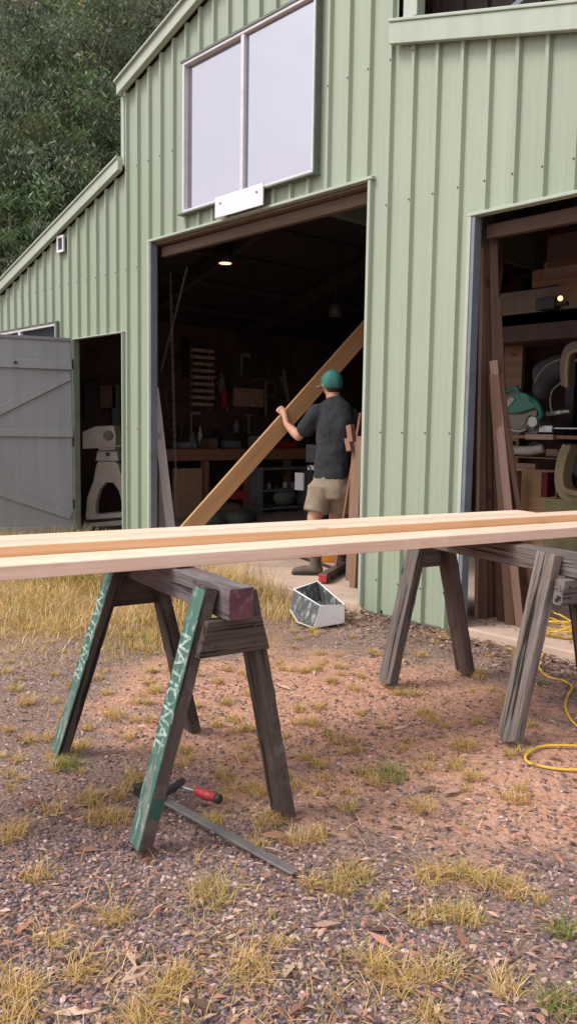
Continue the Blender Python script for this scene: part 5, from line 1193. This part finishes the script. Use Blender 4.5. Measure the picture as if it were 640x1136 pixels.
mb = MB(); mb.ball(P(621, 331, 1, 2.15), .022, 10); mb.build('bulb', SMALLL, sm, smooth=True); rb(616, 335, 628, 338, 0, .04, DARKST, 'bracket', sm, y=2.15)
tl = thing('tube_light', 'small bright fluorescent tube far back in the right bay', 'tube light', P(548, 386, 1, 5.0))
a, c = P(541, 385, 1, 5.0), P(557, 387, 1, 5.0); mid_ = (a+c)/2
mb = MB(); mb.tube([a, mid_-(c-a)*.08], .022, 8); mb.tube([mid_+(c-a)*.1, c], .022, 8); mb.build('tubes', TUBE, tl); mb = MB(); mb.box((a.x-.05, 5.03, a.z+.02), (c.x+.05, 5.1, a.z+.07)); mb.build('housing', DARKST, tl)
# more things on and under the saw bench
for i, (x0, y0, x1, y1, mt, lb, nm) in enumerate(((605, 498, 618, 506.6, BRW, 'brown wood block right of the cream power tool', 'wood_block'), (566, 476, 576, 481.4, TMB[2], 'pinkish offcut on the bench left of the saw base', 'offcut'), (620, 499, 640, 506.6, plain('dull_blue', (.06, .09, .14), .5), 'dull blue case on the lower bench board', 'tool_case'),
        (566, 516, 0, 0, None, '', ''), (600, 524, 606, 552, plain('maroon_cloth', (.11, .012, .016), .8), 'dark maroon cloth strip hanging left of the band saw', 'cloth'))):
    if mt is None: continue
    o = rb(x0, y0, x1, y1, .08, .22, mt, nm); tag(o, lb, nm.replace('_', ' '))
for i in range(3):
    a = P(541+i*5, 263, 1, .62+.05*i); c = P(543+i*4, 335, 1, .66+.05*i); mb = MB(); mb.tube(spline([a, (a+c)/2+V(.03*(-1)**i, 0, 0), c, c+V(.05*(-1)**i, 0, -.25)], 6), .016, 7)
    o = mb.build('hanging_hose', plain('dark_brown_hose', (.10, .06, .055), .6), smooth=True); tag(o, 'dark looping hose hanging inside the top of the right doorway', 'hose', 'dark hoses hanging inside the right doorway')
# bag and hoses
mb = MB(); q = P(607, 415, 1, 2.6)
mb.ball(q, (.14, .14, .14), 14); mb.ball(q+V(.1, 0, .05), (.14, .12, .12), 14); mb.ball(q+V(-.04, 0, -.13), (.1, .1, .1), 14)
o = mb.build('dust_bag', plain('grey_bag', (.085, .075, .08), .9), smooth=True); remesh(o, .02, 5); tag(o, 'lumpy grey dust bag hanging behind the saw', 'bag')
mb = MB(); mb.tube(spline(bpx([(592, 425), (600, 412), (612, 402), (628, 398), (645, 401)], 1.9), 6), .01, 8); o = mb.build('hose', plain('grey_hose', (.16, .15, .15), .5), smooth=True); tag(o, 'grey hose arching over the green saw', 'hose')
mb = MB(); mb.tube(spline(bpx([(622, 424), (612, 434), (610, 448), (613, 460)], 1.95), 6), .008, 8); o = mb.build('cable', GREY, smooth=True); tag(o, 'thin grey cable curving down beside the band saw', 'cable')
# sawdust and shavings on the right bay floor
n = 5000; x = RNG.uniform(.6, 3.0, n); y = RNG.uniform(.15, 1.8, n); a = RNG.uniform(0, 2*PI, n); Lw = RNG.uniform(.004, .014, n)
c = np.stack([x, y, np.full(n, .053)+RNG.uniform(0, .01, n)], -1); u = np.stack([np.cos(a), np.sin(a), RNG.uniform(-.3, .3, n)], -1)*Lw[:, None]; q = np.stack([-np.sin(a), np.cos(a), RNG.uniform(-.3, .3, n)], -1)*Lw[:, None]*.5
vs = np.stack([c-u, c-q, c+u, c+q], 1).reshape(-1, 3); fs = (np.arange(n)*4)[:, None]+np.arange(4)
pal = np.array([(.42, .28, .2), (.30, .19, .13), (.16, .10, .08), (.5, .36, .27)]); tag(raw_mesh('wood_shavings', vs, fs, LITM, np.repeat(pal[RNG.choice(4, n)], 4, 0), 'stuff'), 'wood shavings scattered over the floor of the right bay', 'shavings')

# ------------------------------------------------------------------ hill and trees
def hz(x, y):
    d = (x+6)*-.8+y*.6; return np.where(d > 8, (d-8)*.78, -.3)+.4*np.sin(x*.7)*np.sin(y*.5)*(d > 9)
gx = np.linspace(-75, 20, 96); gy = np.linspace(-40, 75, 116); X, Y = np.meshgrid(gx, gy); Z = hz(X, Y); idx = np.arange(X.size).reshape(X.shape)
fc = np.stack([idx[:-1, :-1], idx[:-1, 1:], idx[1:, 1:], idx[1:, :-1]], -1).reshape(-1, 4)
raw_mesh('hill', np.stack([X, Y, Z], -1).reshape(-1, 3), fc, plain('forest_floor', (.03, .035, .018), .95, 0, .4, 1.5), kind='structure', smooth=True)
LEAFM = attr_mat('eucalypt_leaves', .45, trans=.22)
BARK = wood('grey_bark', (.26, .235, .20), (.08, .07, .06), .9)
def leaf_cloud(cent, spread, n_per, size, pal, droop=.95):
    """cent (k,3) clump centres; leaves as pointed blades"""
    k = len(cent); n = k*n_per; c = np.repeat(cent, n_per, 0)+RNG.normal(0, 1, (n, 3))*np.repeat(spread, n_per)[:, None]*[1, 1, .75]
    a = RNG.uniform(0, 2*PI, n); dz = RNG.normal(-droop, .45, n); u = np.stack([np.cos(a), np.sin(a), dz], -1); u /= np.linalg.norm(u, axis=1, keepdims=True)
    r = RNG.normal(0, 1, (n, 3)); q = np.cross(u, r); q /= np.linalg.norm(q, axis=1, keepdims=True)+1e-9
    s_ = size*RNG.uniform(.6, 1.3, n); u *= s_[:, None]; q *= (s_*RNG.uniform(.13, .26, n))[:, None]; nn = np.cross(u, q)*1.2
    vs = np.stack([c-u, c-q+nn*.5, c+u, c+q+nn*.5], 1).reshape(-1, 3); fs = (np.arange(n)*4)[:, None]+np.arange(4)
    cc = np.repeat(pal[RNG.choice(len(pal), k)], n_per, 0)*np.repeat(RNG.uniform(.45, 2.1, (k, 1)), n_per, 0)*RNG.uniform(.65, 1.4, (n, 1)); return vs, fs, np.repeat(cc, 4, 0)
PG = 1.1*np.array([(.045, .070, .028), (.060, .095, .038), (.085, .125, .050), (.040, .060, .034), (.11, .15, .08), (.070, .090, .055), (.10, .105, .045)])
PY = np.array([(.22, .20, .06), (.34, .20, .06), (.10, .12, .04), (.07, .10, .04), (.05, .075, .03), (.12, .15, .06)])
def tree(px, py, dep, rad, hscale, pal, label, nclump=95, nper=150, size=.078):
    top = D(px, py, dep); base = V(top.x, top.y, float(hz(top.x, top.y)) if float(hz(top.x, top.y)) > 0 else 0)
    t_ = thing('tree', label, 'tree', base, 'dense forest trees behind the shed')
    H_ = top.z-base.z; rr = random.Random(px*7+py)
    mb = MB(); sw = [V(rr.uniform(-.3, .3), rr.uniform(-.3, .3), 0) for _ in range(5)]
    pts = [base+V(0, 0, -.3)]+[base+(top-base)*((i+1)/5)+sw[i]*(i/4) for i in range(5)]; r0 = .10+.018*H_
    mb.tube(pts, [r0, r0*.85, r0*.7, r0*.55, r0*.4, r0*.2], 8); tr_ = mb.build('trunk', BARK, t_, smooth=True)
    cl_ = []; rad_z = rad*hscale
    for i in range(nclump):
        v = RNG.normal(0, 1, 3); v /= np.linalg.norm(v); v *= RNG.uniform(.35, 1.0)**.6; p_ = np.array(top)+v*np.array([rad, rad, rad_z]); cl_.append(p_)
    cl_ = np.array(cl_); mb = MB()
    for i in range(0, nclump, 8):
        s0 = pts[rr.randint(2, 5)]; e = Vector(cl_[i]); m_ = (s0+e)/2+V(0, 0, rr.uniform(-.1, .5)); mb.tube([s0, m_, e], [r0*.25, r0*.14, r0*.04], 5)
    mb.build('limbs', BARK, t_, smooth=True)
    v, f, c = leaf_cloud(cl_, RNG.uniform(.14, .40, nclump)*rad/2.2, nper, size, pal); raw_mesh('crown', v, f, LEAFM, c, parent=t_)
tr_list = [(-30, 30, 23, 2.6, 1.2, PY, 'tall tree with yellowing leaves at the top left corner of the forest'), (45, 20, 25, 2.6, 1.2, PY, 'tree with yellow and orange tinted top high above the lean-to'), (120, 0, 27, 2.7, 1.2, PG, 'dark green tree rising behind the upper gable'),
 (185, -30, 28, 2.6, 1.3, PG, 'tree whose dark crown shows just above the high barge board'), (10, 120, 20, 2.2, 1.2, PG, 'mid green drooping tree halfway up the left edge'), (70, 110, 21, 2.2, 1.2, PG, 'drooping olive tree in the middle of the forest'),
 (125, 100, 22, 2.0, 1.3, PG, 'dark tree directly left of the upper gable corner'), (-5, 215, 16, 1.7, 1.3, PG, 'low shadowy tree at the left edge above the lean-to roof'), (50, 205, 17, 1.7, 1.2, PG, 'leafy dark tree above the small vent'),
 (105, 175, 18, 1.5, 1.2, np.concatenate([PG[2:5], PY[2:]]), 'lighter green young tree beside the step in the roofs'), (10, 285, 14, 1.2, 1.2, PG, 'darkest low tree touching the lower end of the lean-to roof'), (75, 240, 15, 1.2, 1.0, PG, 'small bushy tree right behind the lean-to roof'),
 (-90, 150, 19, 3.0, 1.5, PG, 'big tree beyond the left edge of the view')]
for q in tr_list: tree(*q)
# undergrowth on the hill
n = 900; px = RNG.uniform(-120, 240, n); py = RNG.uniform(-60, 330, n); dd = RNG.uniform(24, 40, n); ce = []
for a, c, e in zip(px, py, dd):
    q = D(a, c, e); ce.append((q.x, q.y, float(max(0, hz(q.x, q.y)))+random.uniform(.2, 2.2)))
v, f, c = leaf_cloud(np.array(ce), RNG.uniform(.4, .9, n), 80, .13, PG*.6)
tag(raw_mesh('undergrowth', v, f, LEAFM, c, 'stuff'), 'dark mass of undergrowth and far forest covering the hillside', 'undergrowth')
for o in list(bpy.data.objects):
    if o.type == 'FONT': bpy.data.objects.remove(o)
